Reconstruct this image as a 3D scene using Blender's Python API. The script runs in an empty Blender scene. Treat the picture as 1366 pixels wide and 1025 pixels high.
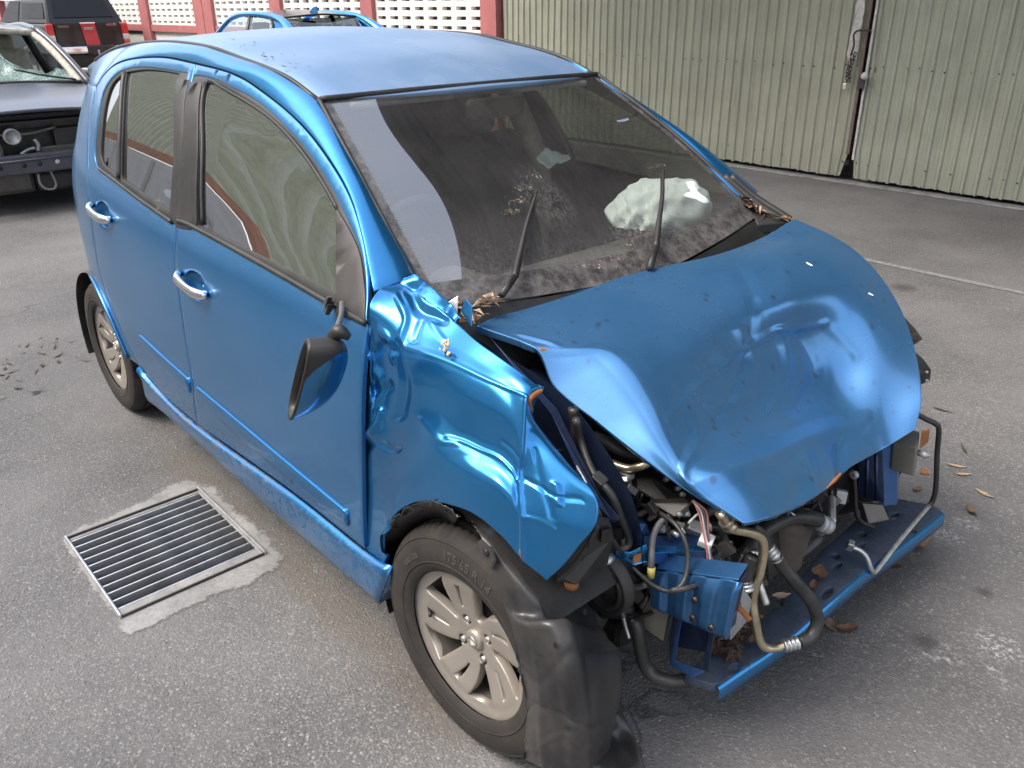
import bpy, bmesh, math, random
import numpy as np
from mathutils import Vector, Matrix
from mathutils.geometry import delaunay_2d_cdt, intersect_point_tri_2d
R=math.radians
random.seed(7); rng=np.random.default_rng(7)
scn=bpy.context.scene
col=scn.collection
# ------------------------------------------------------------------ camera, sky, sun, exposure
cam=bpy.data.cameras.new('camera'); cam.sensor_width=36; cam.lens=29.1044; cam.clip_start=.05; cam.clip_end=500
cam_o=bpy.data.objects.new('camera',cam); col.objects.link(cam_o)
rx,ry,rz=[[0.666052, 0.745816, -0.01152], [-0.305681, 0.287012, 0.907845], [0.680392, -0.601151, 0.419147]]
cam_o.matrix_world=Matrix(((rx[0],ry[0],rz[0],0),(rx[1],ry[1],rz[1],0),(rx[2],ry[2],rz[2],0),(0,0,0,1)))
cam_o.location=(1.174,-1.692,1.617)
scn.camera=cam_o
SUN_EL,SUN_AZ=R(54),R(-115)            # sun stands behind the yard's left side, veiled
world=bpy.data.worlds.new('World'); scn.world=world; world.use_nodes=True
wn=world.node_tree.nodes; wl=world.node_tree.links; wn.clear()
sky=wn.new('ShaderNodeTexSky'); sky.sky_type='NISHITA'; sky.sun_disc=False
sky.sun_elevation=SUN_EL; sky.sun_rotation=R(90)-SUN_AZ; sky.air_density=1.0; sky.dust_density=4.0; sky.ozone_density=1.0
hs=wn.new('ShaderNodeHueSaturation'); hs.inputs['Saturation'].default_value=.55
bg=wn.new('ShaderNodeBackground'); bg.inputs['Strength'].default_value=.15
wo=wn.new('ShaderNodeOutputWorld')
wl.new(sky.outputs[0],hs.inputs['Color']); wl.new(hs.outputs[0],bg.inputs['Color']); wl.new(bg.outputs[0],wo.inputs['Surface'])
sl=bpy.data.lights.new('sun','SUN'); sl.energy=.55; sl.angle=R(25); sl.color=(1,.94,.86)
so=bpy.data.objects.new('sun',sl); col.objects.link(so)
so.rotation_euler=Vector((math.cos(SUN_EL)*math.cos(SUN_AZ),math.cos(SUN_EL)*math.sin(SUN_AZ),math.sin(SUN_EL))).to_track_quat('Z','Y').to_euler()
vs=scn.view_settings; vs.view_transform='Standard'; vs.look='None'; vs.gamma=1; vs.use_curve_mapping=False; vs.exposure=1.66
try:
    scn.cycles.max_bounces=8; scn.cycles.transparent_max_bounces=16; scn.cycles.caustics_reflective=False; scn.cycles.caustics_refractive=False
except Exception: pass

# ------------------------------------------------------------------ materials
class NT:
    def __init__(s,name):
        s.m=bpy.data.materials.new(name); s.m.use_nodes=True; s.t=s.m.node_tree; s.t.nodes.clear()
        s.out=s.n('ShaderNodeOutputMaterial'); s._co=None
    def n(s,ty,**kw):
        o=s.t.nodes.new(ty)
        for k,v in kw.items(): setattr(o,k,v)
        return o
    def l(s,a,b): s.t.links.new(a,b)
    def put(s,sock,v):
        if isinstance(v,bpy.types.NodeSocket): s.l(v,sock)
        elif isinstance(v,tuple) and len(v)==3 and sock.type=='RGBA': sock.default_value=(*v,1)
        else: sock.default_value=v
    def coord(s,kind='Object'):
        if s._co is None: s._co=s.n('ShaderNodeTexCoord')
        return s._co.outputs[kind]
    def attr(s,name):
        a=s.n('ShaderNodeAttribute'); a.attribute_name=name; return a.outputs['Vector']
    def mapping(s,scale=(1,1,1),loc=(0,0,0),rot=(0,0,0),vec=None):
        m=s.n('ShaderNodeMapping'); m.inputs['Scale'].default_value=scale; m.inputs['Location'].default_value=loc; m.inputs['Rotation'].default_value=rot
        s.l(vec or s.coord(),m.inputs['Vector']); return m.outputs[0]
    def noise(s,scale,detail=4,rough=.55,vec=None,dist=0):
        m=s.n('ShaderNodeTexNoise'); m.inputs['Scale'].default_value=scale; m.inputs['Detail'].default_value=detail; m.inputs['Roughness'].default_value=rough; m.inputs['Distortion'].default_value=dist
        s.l(vec or s.coord(),m.inputs['Vector']); return m.outputs['Fac']
    def voro(s,scale,feature='F1',vec=None,out='Distance',rnd=1):
        m=s.n('ShaderNodeTexVoronoi'); m.feature=feature; m.inputs['Scale'].default_value=scale; m.inputs['Randomness'].default_value=rnd
        s.l(vec or s.coord(),m.inputs['Vector']); return m.outputs[out]
    def ramp(s,fac,stops,interp='LINEAR'):
        m=s.n('ShaderNodeValToRGB'); m.color_ramp.interpolation=interp; e=m.color_ramp.elements
        while len(e)<len(stops): e.new(.5)
        for k,(p,c) in enumerate(stops):
            e[k].position=p; e[k].color=(*c,1) if isinstance(c,tuple) else (c,c,c,1)
        s.l(fac,m.inputs[0]); return m.outputs[0]
    def math(s,op,a,b=0,c=None,clamp=False):
        m=s.n('ShaderNodeMath',operation=op,use_clamp=clamp)
        s.put(m.inputs[0],a); s.put(m.inputs[1],b)
        if c is not None: s.put(m.inputs[2],c)
        return m.outputs[0]
    def mix(s,f,a,b,mode='MIX'):
        m=s.n('ShaderNodeMix',data_type='RGBA',blend_type=mode)
        s.put(m.inputs[0],f); s.put(m.inputs[6],a); s.put(m.inputs[7],b); return m.outputs[2]
    def xyz(s,vec=None):
        m=s.n('ShaderNodeSeparateXYZ'); s.l(vec or s.coord(),m.inputs[0]); return m.outputs
    def bump(s,h,strength=.3,dist=.01,nrm=None):
        m=s.n('ShaderNodeBump'); m.inputs['Strength'].default_value=strength; m.inputs['Distance'].default_value=dist
        s.l(h,m.inputs['Height'])
        if nrm: s.l(nrm,m.inputs['Normal'])
        return m.outputs[0]
    def bsdf(s,**kw):
        b=s.n('ShaderNodeBsdfPrincipled')
        for k,v in kw.items(): s.put(b.inputs[k.replace('_',' ')],v)
        return b.outputs[0]
    def done(s,sh): s.l(sh,s.out.inputs['Surface']); return s.m

def simple(name,c,rough=.5,metal=0,var=.25,scale=30,bump=0,coat=0,dust=0,dustc=(.30,.26,.22)):
    """a plain material with mottling, a little dust and fine relief"""
    k=NT(name); n=k.noise(scale,5,.6)
    lo=tuple(x*(1-var) for x in c); hi=tuple(min(1,x*(1+var)) for x in c)
    cc=k.ramp(n,[(.3,lo),(.7,hi)])
    if dust:
        n2=k.noise(scale*.23,6,.65); f=k.math('MULTIPLY',k.ramp(n2,[(.35,0.0),(.75,1.0)]),dust)
        cc=k.mix(f,cc,dustc)
    rr=k.math('ADD',k.math('MULTIPLY',n,.2),rough-.1,clamp=True)
    kw=dict(Base_Color=cc,Roughness=rr,Metallic=metal)
    if coat: kw['Coat_Weight']=coat; kw['Coat_Roughness']=.05
    if bump: kw['Normal']=k.bump(k.noise(scale*4,4,.6),bump,.002)
    return k.done(k.bsdf(**kw))

def paint(name,base,dust=.1,mud=0,rough=.20,metal=.84,spots=False,scrape=0,wave=0,dirt=(.33,.31,.30),even=0):
    k=NT(name)
    fl=k.noise(900,2,.5); cc=k.mix(k.ramp(fl,[(.35,0.0),(.65,1.0)]),tuple(x*.86 for x in base),tuple(min(1,x*1.12) for x in base))
    n=k.noise(5,8,.68); n2=k.noise(70,6,.7)
    d=k.math('MULTIPLY',k.ramp(n,[(.3,.45),(.75,1.0)]),dust*1.4)
    d=k.math('MULTIPLY',d,k.ramp(n2,[(.2,.55),(.75,1.15)]),clamp=True)
    if spots:
        v=k.voro(17,vec=k.mapping(scale=(1.3,1.3,.5)),out='Distance'); sp=k.ramp(v,[(.12,1.0),(.20,0.0)])
        m=k.ramp(k.noise(9,3),[(.42,0.0),(.55,1.0)]); s2=k.math('MULTIPLY',sp,m)
        cc=k.mix(k.math('MULTIPLY',s2,.55),cc,(.015,.03,.07))
        d=k.math('MULTIPLY',d,k.math('SUBTRACT',1.0,k.math('MULTIPLY',s2,.8)))
    if even: d=k.math('MULTIPLY',k.ramp(k.noise(2.5,6,.6),[(.3,.75),(.7,1.15)]),dust)
    cc=k.mix(d,cc,dirt); f=d
    if mud:
        z=k.xyz()[2]
        g=k.ramp(k.math('ADD',k.math('MULTIPLY',k.math('SUBTRACT',.50,z),3.2),k.math('MULTIPLY',k.math('SUBTRACT',k.noise(26,8,.72),.5),2.2)),[(.35,0.0),(1.0,1.0)])
        g=k.math('MULTIPLY',g,mud,clamp=True); cc=k.mix(g,cc,(.17,.13,.095)); f=k.math('MAXIMUM',f,g)
    if scrape:
        sc=k.ramp(k.noise(7,5,.7,vec=k.mapping(scale=(1,1,3))),[(.70,0.0),(.74,1.0)])
        sc=k.math('MULTIPLY',sc,k.ramp(k.noise(60,4,.7),[(.45,0.0),(.6,scrape)])); cc=k.mix(sc,cc,(.20,.085,.03)); f=k.math('MAXIMUM',f,sc)
    h=k.noise(14,2,.4)
    nr=k.bump(h,.05+wave,.02)
    met=k.math('MULTIPLY',k.math('SUBTRACT',1.0,f),metal)
    ro=k.math('ADD',rough,k.math('MULTIPLY',f,.35))
    cw=k.math('MULTIPLY',k.math('SUBTRACT',1.0,f),.42); cr=k.math('ADD',.06,k.math('MULTIPLY',f,.4))
    return k.done(k.bsdf(Base_Color=cc,Roughness=ro,Metallic=met,Coat_Weight=cw,Coat_Roughness=cr,Normal=nr))

BLUE=(.012,.205,.49)
M={}
M['paint']=paint('blue paint',BLUE,.05,even=1)
M['paint_door']=paint('blue door paint',BLUE,.13,mud=.6,even=1)
M['paint_sill']=paint('muddy sill paint',BLUE,.06,mud=.6)
M['paint_roof']=paint('dusty roof paint',BLUE,.55,rough=.3,even=1,dirt=(.36,.38,.42))
M['paint_hood']=paint('dented hood paint',BLUE,.21,even=1,spots=True,scrape=.0,wave=-.03)
M['paint_fender']=paint('crumpled fender paint',BLUE,.05,even=1,scrape=.5,wave=-.02)
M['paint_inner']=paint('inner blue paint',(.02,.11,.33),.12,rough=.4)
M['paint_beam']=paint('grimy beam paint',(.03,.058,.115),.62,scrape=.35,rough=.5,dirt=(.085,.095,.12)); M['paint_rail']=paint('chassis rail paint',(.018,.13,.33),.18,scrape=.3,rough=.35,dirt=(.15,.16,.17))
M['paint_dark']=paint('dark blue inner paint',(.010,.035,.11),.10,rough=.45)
M['black']=simple('black plastic',(.013,.013,.013),.45,dust=.10)
M['black_trim']=simple('black trim',(.016,.015,.014),.5,dust=.10,scale=14)
M['sail']=simple('faded black sail trim',(.026,.023,.021),.55,dust=.10,scale=9,bump=.1)
M['liner']=None
M['rubber']=simple('black rubber',(.012,.012,.012),.55,dust=.1)
M['hose']=simple('rubber hose',(.016,.016,.017),.42,dust=.18,scale=40,bump=.1)
M['grime']=simple('oily black grime',(.009,.0085,.0085),.35,dust=.12,scale=22,bump=.3)
M['engine']=simple('dirty cast metal',(.10,.095,.09),.5,metal=.5,dust=.4,scale=25,bump=.3)
M['brown']=simple('rusty exhaust steel',(.065,.045,.038),.65,dust=.3,scale=22,bump=.2)
M['rust']=simple('orange rust',(.30,.11,.035),.8,scale=60,bump=.3)
M['gold']=simple('gold passivated pipe',(.52,.44,.30),.32,metal=.85,dust=.3,scale=30)
M['alu']=simple('dull aluminium',(.55,.55,.54),.38,metal=.85,dust=.25,scale=40)
M['chrome']=simple('chrome',(.80,.80,.80),.08,metal=1,var=.03)
M['beige']=simple('beige guard plate',(.19,.175,.145),.7,dust=.3,scale=12)
M['greybox']=simple('dirty grey case',(.15,.155,.14),.5,metal=.3,dust=.5,scale=12)
M['galv']=simple('galvanised end plate',(.40,.41,.41),.5,metal=.5,dust=.35,scale=14)
M['cable']=simple('grey cable sheath',(.10,.10,.10),.5,scale=40)
M['wire_pink']=simple('pink wire',(.55,.20,.20),.5); M['wire_white']=simple('white wire',(.6,.6,.58),.5); M['yellow']=simple('yellow plug',(.55,.45,.12),.5)
M['seat']=simple('dark seat fabric',(.055,.055,.058),.9,scale=60,bump=.2)
M['dash']=simple('charcoal dash plastic',(.10,.10,.10),.7,dust=.35,scale=20,bump=.15)
M['interior']=simple('dark cabin trim',(.08,.078,.076),.8,scale=20)
M['headliner']=simple('grey headliner',(.30,.29,.27),.9,scale=30)
M['cream']=simple('cream pillar trim',(.50,.46,.38),.7,scale=20)
M['airbag']=simple('pale green white airbag cloth',(.72,.76,.73),.8,scale=20,var=.06,bump=.1)
M['concrete']=None
M['leaf']=simple('dry brown leaf',(.15,.085,.048),.8,scale=50,var=.4)
M['leaf_dark']=simple('dark rotting leaf',(.07,.045,.03),.85,scale=50,var=.4)
M['leaf_tan']=simple('pale tan leaf',(.33,.23,.15),.8,scale=50,var=.3)
M['white_plastic']=simple('white plastic',(.7,.7,.68),.5)
M['red_lens']=simple('red lamp lens',(.55,.02,.02),.15,coat=1,var=.1)
M['clear_lens']=simple('clear lamp lens',(.55,.53,.5),.12,metal=.4,coat=1)

def m_tyre():
    k=NT('dusty tyre rubber'); n=k.noise(18,6,.65); cc=k.mix(k.ramp(n,[(.3,.12),(.75,.7)]),(.012,.0115,.011),(.060,.048,.039))
    return k.done(k.bsdf(Base_Color=cc,Roughness=.8,Normal=k.bump(k.noise(160,3),.15,.002)))
M['tyre']=m_tyre()
def m_alloy():
    k=NT('dusty alloy'); n=k.noise(9,7,.7); f=k.ramp(n,[(.3,.15),(.75,.7)])
    cc=k.mix(f,(.46,.43,.39),(.33,.265,.20)); met=k.math('SUBTRACT',.75,k.math('MULTIPLY',f,.55))
    return k.done(k.bsdf(Base_Color=cc,Roughness=.42,Metallic=met))
M['alloy']=m_alloy()
M['alloy_dark']=simple('dark dusty wheel barrel',(.032,.026,.022),.6,metal=.3,dust=.5,scale=14)
def m_liner():
    k=NT('scuffed black liner plastic'); n=k.noise(6,6,.65)
    cc=k.mix(k.ramp(n,[(.35,.0),(.75,.8)]),(.020,.020,.021),(.085,.076,.069))
    v=k.voro(24); s=k.ramp(v,[(.16,1.0),(.24,0.0)]); m=k.ramp(k.noise(7,3),[(.52,0.0),(.58,1.0)])
    cc=k.mix(k.math('MULTIPLY',s,m),cc,(.005,.005,.006))
    return k.done(k.bsdf(Base_Color=cc,Roughness=.34,Normal=k.bump(k.noise(30,4),.1,.004)))
M['liner']=m_liner()

def m_asphalt():
    k=NT('weathered asphalt'); co=k.coord()
    warp=k.noise(45,2,.5)
    v1=k.voro(125,out='Color'); v1d=k.voro(125)
    v2=k.voro(190,out='Color')
    g1=k.xyz(v1)[0]; g2=k.xyz(v2)[1]
    stone=k.ramp(g1,[(0,(.075,.074,.073)),(.45,(.125,.121,.118)),(.72,(.185,.178,.17)),(.9,(.25,.24,.225)),(1,(.38,.365,.34))])
    fine=k.ramp(g2,[(0,(.085,.084,.083)),(.6,(.14,.136,.132)),(1,(.30,.285,.265))])
    base=k.mix(k.ramp(k.noise(24,3),[(.4,.25),(.6,.8)]),fine,stone)
    binder=k.mix(k.ramp(v1d,[(.36,0.0),(.62,.75)]),base,(.095,.092,.090))
    blot=k.noise(1.3,7,.62); b2=k.noise(.45,4,.55)
    cc=k.mix(k.ramp(blot,[(.35,.0),(.68,.65)]),binder,(.21,.202,.195))
    cc=k.mix(1.0,cc,k.ramp(b2,[(.3,(.64,.645,.655)),(.7,(1.08,1.075,1.07))]),'MULTIPLY')
    # old oil drips
    o=k.voro(.9,vec=k.mapping(loc=(.37,.6,0))); oil=k.ramp(k.math('ADD',o,k.math('MULTIPLY',k.noise(9,4),.09)),[(.10,.8),(.17,0.0)])
    cc=k.mix(oil,cc,(.035,.034,.034))
    # chalky white scuffs
    w=k.math('MULTIPLY',k.ramp(k.noise(2.1,5,.6,vec=k.mapping(loc=(3.3,1.2,0))),[(.68,0.0),(.74,1.0)]),k.ramp(k.noise(55,3,.6),[(.5,0.0),(.62,.7)]))
    cc=k.mix(w,cc,(.42,.41,.40))
    # brown silt washed along under the sill, and three set oil spots
    px,py,pz=k.xyz()
    a=k.math('SUBTRACT',1.0,k.math('DIVIDE',k.math('ABSOLUTE',k.math('ADD',py,.80)),.17)); b=k.math('SUBTRACT',1.0,k.math('DIVIDE',k.math('ABSOLUTE',k.math('ADD',px,.95)),1.15))
    s=k.math('MULTIPLY',k.math('MAXIMUM',a,0.0),k.math('MINIMUM',k.math('MULTIPLY',k.math('MAXIMUM',b,0.0),4.0),1.0)); s=k.math('ADD',s,k.math('MULTIPLY',k.math('SUBTRACT',k.noise(8,7,.7),.5),1.1))
    cc=k.mix(k.ramp(s,[(.35,0.0),(.85,.5)]),cc,(.115,.095,.074))
    for q,r in (((0.595,0.328,0),.045),((-0.857,3.317,0),.10),((0.62,0.668,0),.03)):
        v=k.n('ShaderNodeVectorMath',operation='DISTANCE'); k.l(co,v.inputs[0]); v.inputs[1].default_value=q
        cc=k.mix(k.ramp(k.math('ADD',k.math('DIVIDE',v.outputs['Value'],r),k.math('MULTIPLY',k.math('SUBTRACT',k.noise(40,4,.7),.5),1.2)),[(.35,.8),(1.1,0.0)]),cc,(.045,.043,.042))
    for q,r in (((0.736,0.456,0),.09),((0.427,0.882,0),.07),((0.442,0.994,0),.06)):
        v=k.n('ShaderNodeVectorMath',operation='DISTANCE'); k.l(co,v.inputs[0]); v.inputs[1].default_value=q
        cc=k.mix(k.math('MULTIPLY',k.ramp(k.math('DIVIDE',v.outputs['Value'],r),[(.3,1.0),(1.0,0.0)]),k.ramp(k.noise(70,5,.75),[(.50,0.0),(.60,.5)])),cc,(.62,.61,.60))
    # hairline cracks
    wv=k.mapping(scale=(1,1,1)); dd=k.n('ShaderNodeVectorMath',operation='ADD'); k.l(co,dd.inputs[0])
    nz=k.n('ShaderNodeTexNoise'); nz.inputs['Scale'].default_value=3; nz.inputs['Detail'].default_value=5; k.l(co,nz.inputs['Vector'])
    sc=k.n('ShaderNodeVectorMath',operation='SCALE'); sc.inputs['Scale'].default_value=.45; k.l(nz.outputs['Color'],sc.inputs[0]); k.l(sc.outputs[0],dd.inputs[1])
    cr=k.voro(.75,'DISTANCE_TO_EDGE',vec=dd.outputs[0]); ck=k.ramp(cr,[(.0,.85),(.006,0.0)]); ck=k.math('MULTIPLY',ck,k.ramp(k.noise(1.1,2),[(.56,0.0),(.62,.8)]))
    cc=k.mix(ck,cc,(.03,.028,.026))
    h=k.math('ADD',k.math('MULTIPLY',k.ramp(v1d,[(.1,1.0),(.6,0.0)]),.8),k.math('MULTIPLY',k.noise(300,3),.5)); h=k.math('SUBTRACT',h,ck)
    return k.done(k.bsdf(Base_Color=cc,Roughness=.88,Normal=k.bump(h,.6,.004)))
M['asphalt']=m_asphalt()
def m_concrete(edge=False):
    k=NT('worn concrete'); n=k.noise(7,8,.7); f=k.noise(120,4,.7)
    cc=k.mix(k.ramp(n,[(.3,0.0),(.7,1.0)]),(.15,.145,.14),(.34,.33,.315)); cc=k.mix(k.ramp(f,[(.35,.35),(.55,0.0)]),cc,(.09,.088,.085))
    sh=k.bsdf(Base_Color=cc,Roughness=.9,Normal=k.bump(f,.5,.003))
    if edge:
        e=k.xyz(k.attr('edge'))[0]; nn=k.math('ADD',k.math('MULTIPLY',k.noise(11,6,.7),.62),k.math('MULTIPLY',k.noise(60,4,.7),.38))
        a=k.ramp(k.math('ADD',k.math('MULTIPLY',e,.85),k.math('SUBTRACT',nn,.5)),[(.18,0.0),(.36,1.0)])
        tr=k.n('ShaderNodeBsdfTransparent'); m=k.n('ShaderNodeMixShader'); k.l(a,m.inputs[0]); k.l(tr.outputs[0],m.inputs[1]); k.l(sh,m.inputs[2]); sh=m.outputs[0]
    return k.done(sh)
M['concrete']=m_concrete(); M['worn_collar']=m_concrete(True)
M['steel']=simple('worn grate steel',(.55,.55,.56),.38,metal=.6,dust=.3,scale=16)
M['pit']=simple('dark pit concrete',(.05,.05,.05),.7)  # one dark tone for pit sides and floor
def m_green(name,base):
    k=NT(name); n=k.noise(2.2,7,.65); f=k.noise(38,5,.7)
    z=k.xyz()
    st=k.noise(5,6,.7,vec=k.mapping(scale=(7,7,.35)))
    cc=k.mix(k.ramp(n,[(.3,0.0),(.75,1.0)]),tuple(x*.86 for x in base),tuple(x*1.12 for x in base))
    cc=k.mix(k.ramp(st,[(.45,0.0),(.75,.75)]),cc,tuple(x*.62 for x in base))
    low=k.ramp(k.math('ADD',k.math('MULTIPLY',z[2],-1.6),k.math('MULTIPLY',n,1.2)),[(.15,0.0),(.65,.55)])
    cc=k.mix(low,cc,(.23,.235,.19))
    ch=k.math('MULTIPLY',k.ramp(f,[(.69,0.0),(.73,1.0)]),k.ramp(n,[(.5,0.0),(.6,1.0)])); cc=k.mix(ch,cc,(.55,.54,.49))
    return k.done(k.bsdf(Base_Color=cc,Roughness=.5,Normal=k.bump(k.noise(3,3),.25,.03)))
M['green']=m_green('faded green sheet',(.345,.345,.265))
M['green2']=m_green('paler green sheet',(.34,.35,.275)); M['cream_sheet']=m_green('cream green sheet',(.82,.82,.60))
M['bare']=simple('chalky bare patch',(.50,.48,.45),.8,scale=20)
M['rustiron']=simple('rusty flat bar',(.15,.105,.085),.75,scale=40,bump=.3)
M['iron']=simple('dark iron',(.06,.05,.05),.6,metal=.4,scale=40)
M['brass']=simple('pale padlock metal',(.72,.70,.62),.35,metal=.6)
M['pink']=simple('dusty red wall paint',(.40,.135,.13),.75,scale=6,var=.12)
M['white_wall']=simple('white wall render',(.74,.71,.66),.8,scale=3,var=.08)
M['vent']=simple('white vent block',(.80,.77,.72),.8,scale=9,var=.08)
M['void']=simple('grey backing for shade',(.22,.20,.19),.9)  # backing tone with the shade behind openings put into the colour
M['canopy']=simple('grey canopy sheet',(.11,.11,.115),.6,scale=4)
M['line']=simple('worn road paint',(.19,.188,.186),.85,scale=30,var=.4)

def glass(name,tint,rough=.0,dust=None,ior=1.5):
    k=NT(name); fr=k.n('ShaderNodeFresnel'); ge=k.n('ShaderNodeNewGeometry')   # thin pane: same reflectance from both sides
    k.l(k.math('ADD',ior,k.math('MULTIPLY',ge.outputs['Backfacing'],1/ior-ior)),fr.inputs['IOR'])
    tr=k.n('ShaderNodeBsdfTransparent'); tr.inputs['Color'].default_value=(*tint,1)
    gl=k.n('ShaderNodeBsdfGlossy'); gl.inputs['Roughness'].default_value=rough; gl.inputs['Color'].default_value=(1,1,1,1)
    mx=k.n('ShaderNodeMixShader'); k.l(fr.outputs[0],mx.inputs[0]); k.l(tr.outputs[0],mx.inputs[1]); k.l(gl.outputs[0],mx.inputs[2])
    sh=mx.outputs[0]
    if dust: sh=dust(k,sh)
    return k.done(sh)
def mixsh(k,f,a,b):
    m=k.n('ShaderNodeMixShader'); k.put(m.inputs[0],f); k.l(a,m.inputs[1]); k.l(b,m.inputs[2]); return m.outputs[0]
def ws_dust(k,sh):
    uv=k.attr('panel_uv'); u,v,_=k.xyz(uv)
    n=k.noise(26,8,.75,vec=k.coord()); n2=k.noise(7,5,.65); n3=k.noise(150,3,.7)
    d=k.n('ShaderNodeBsdfDiffuse'); d.inputs['Color'].default_value=(.34,.32,.305,1)
    # film of dust, thicker low on the screen; two clumps of dried plant fluff
    film=k.math('MULTIPLY',k.ramp(n2,[(.3,.45),(.75,1.0)]),.075)
    low=k.ramp(v,[(.60,0.0),(.85,.30),(.97,.7)])
    f=k.math('ADD',film,k.math('MULTIPLY',k.math('MULTIPLY',low,k.ramp(n3,[(.36,0.1),(.66,1.0)])),.42))
    def blob(cu,cv,ru,rv):
        a=k.math('DIVIDE',k.math('SUBTRACT',u,cu),ru); b=k.math('DIVIDE',k.math('SUBTRACT',v,cv),rv)
        r=k.math('ADD',k.math('MULTIPLY',a,a),k.math('MULTIPLY',b,b)); return k.ramp(k.math('ADD',r,k.math('MULTIPLY',k.math('SUBTRACT',n2,.5),1.4)),[(.1,1.0),(.95,0.0)])
    f2=k.math('ADD',blob(.375,.62,.075,.17),blob(.60,.83,.17,.085)); f2=k.math('MULTIPLY',f2,k.ramp(k.math('ADD',k.math('MULTIPLY',n3,.6),k.math('MULTIPLY',n,.4)),[(.46,0.0),(.66,.26)]))
    f=k.math('ADD',f,f2,clamp=True)
    sh=mixsh(k,f,sh,d.outputs[0])
    # black printed border of the screen
    eu=k.math('MINIMUM',k.math('SUBTRACT',u,.022),k.math('SUBTRACT',.978,u)); ev=k.math('MINIMUM',k.math('SUBTRACT',v,.02),k.math('SUBTRACT',.905,v))
    e=k.math('MINIMUM',eu,k.math('MULTIPLY',ev,.7)); fr=k.ramp(e,[(.0,1.0),(.002,0.0)])
    dots=k.math('MULTIPLY',k.ramp(e,[(.0,1.0),(.014,0.0)]),k.ramp(k.voro(170,rnd=0),[(.3,1.0),(.36,0.0)])); fr=k.math('MAXIMUM',fr,dots)
    b=k.bsdf(Base_Color=k.mix(k.ramp(n,[(.40,.08),(.70,.6)]),(.02,.02,.021),(.26,.235,.22)),Roughness=.25,Specular_IOR_Level=.6)
    return mixsh(k,fr,sh,b)
M['windshield']=glass('windshield glass',(.81,.85,.82),dust=ws_dust,ior=3.3)
def sd(k,sh):
    d=k.n('ShaderNodeBsdfDiffuse'); d.inputs['Color'].default_value=(.3,.29,.27,1)
    return mixsh(k,k.math('MULTIPLY',k.ramp(k.noise(12,6,.7),[(.3,.2),(.8,1.0)]),.05),sh,d.outputs[0])
M['tint']=glass('tinted side glass',(.30,.33,.31),dust=sd,ior=4.0)
M['clear_glass']=glass('clear car glass',(.72,.80,.78),ior=1.5)
M['dark_glass']=glass('dark car glass',(.12,.13,.13),ior=1.5)
M['mirror_glass']=simple('mirror glass',(.75,.75,.75),.06,metal=1,var=.02)

# ------------------------------------------------------------------ object helpers
def link(o,parent=None,label=None,cat=None,group=None,kind=None):
    col.objects.link(o)
    if parent: o.parent=parent
    if label: o['label']=label
    if cat: o['category']=cat
    if group: o['group']=group
    if kind: o['kind']=kind
    return o
def empty(name,loc,label,cat,group=None,rz=0):
    o=bpy.data.objects.new(name,None); o.location=loc; o.rotation_euler=(0,0,rz); o.empty_display_size=.1
    return link(o,None,label,cat,group)
def mesh(name,v,f,m,parent=None,smooth=True,mats=None,fm=None,**kw):
    me=bpy.data.meshes.new(name); me.from_pydata([tuple(map(float,p)) for p in v],[],[tuple(q) for q in f])
    for x in (mats or [m]): me.materials.append(x)
    if fm is not None: me.polygons.foreach_set('material_index',fm)
    if smooth: me.polygons.foreach_set('use_smooth',[True]*len(me.polygons))
    me.update()
    o=bpy.data.objects.new(name,me)
    return link(o,parent,**kw)
def local(o,parent):
    """keep world placement when the parent sits away from the origin"""
    o.matrix_parent_inverse=Matrix.Identity(4); return o
def sm(pts,n=8):
    """smooth open curve through the points"""
    P=np.array(pts,float)
    if len(P)<3: 
        return [tuple(P[0]+(P[-1]-P[0])*t) for t in np.linspace(0,1,n)]
    Wm=cr_weights(len(P),np.linspace(0,len(P)-1,(len(P)-1)*n+1)); return [tuple(x) for x in Wm@P]
def resample(pts,step):
    P=np.array(pts,float); d=np.r_[0,np.cumsum(np.linalg.norm(np.diff(P,axis=0),axis=1))]
    n=max(1,int(round(d[-1]/step))); t=np.linspace(0,d[-1],n+1)
    return [tuple(np.interp(x,d,P[:,k]) for k in range(P.shape[1])) for x in t]
def outline(segs,step):
    """closed outline from smooth segments that meet at corners"""
    out=[]
    for s in segs:
        c=resample(sm(s,6) if len(s)>2 else s,step); out+=c if not out else c
        
    res=[]
    for p in out:
        if not res or (p[0]-res[-1][0])**2+(p[1]-res[-1][1])**2>(step*.12)**2: res.append(p)
    if (res[0][0]-res[-1][0])**2+(res[0][1]-res[-1][1])**2<(step*.12)**2: res.pop()
    return res
def area2(P): return sum(P[i-1][0]*P[i][1]-P[i][0]*P[i-1][1] for i in range(len(P)))/2
def inset(P,d):
    """move a closed 2D outline inward by d"""
    s=1 if area2(P)>0 else -1; n=len(P); out=[]
    for i in range(n):
        a=np.array(P[i-1]); b=np.array(P[i]); c=np.array(P[(i+1)%n])
        t1=(b-a)/(np.linalg.norm(b-a)+1e-9); t2=(c-b)/(np.linalg.norm(c-b)+1e-9); t=t1+t2; L=np.linalg.norm(t)
        t=t/L if L>.3 else t1
        nn=np.array((-t[1],t[0]))*s; k=1/max(.6,abs(nn@np.array((-t1[1],t1[0]))))
        out.append(tuple(b+nn*d*k))
    return out
def inpoly(P,x,y):
    c=np.zeros(len(x),bool); n=len(P)
    for i in range(n):
        x1,y1=P[i-1]; x2,y2=P[i]
        if y1==y2: continue
        k=((y1>y)!=(y2>y))&(x<(x2-x1)*(y-y1)/(y2-y1)+x1); c^=k
    return c
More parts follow.
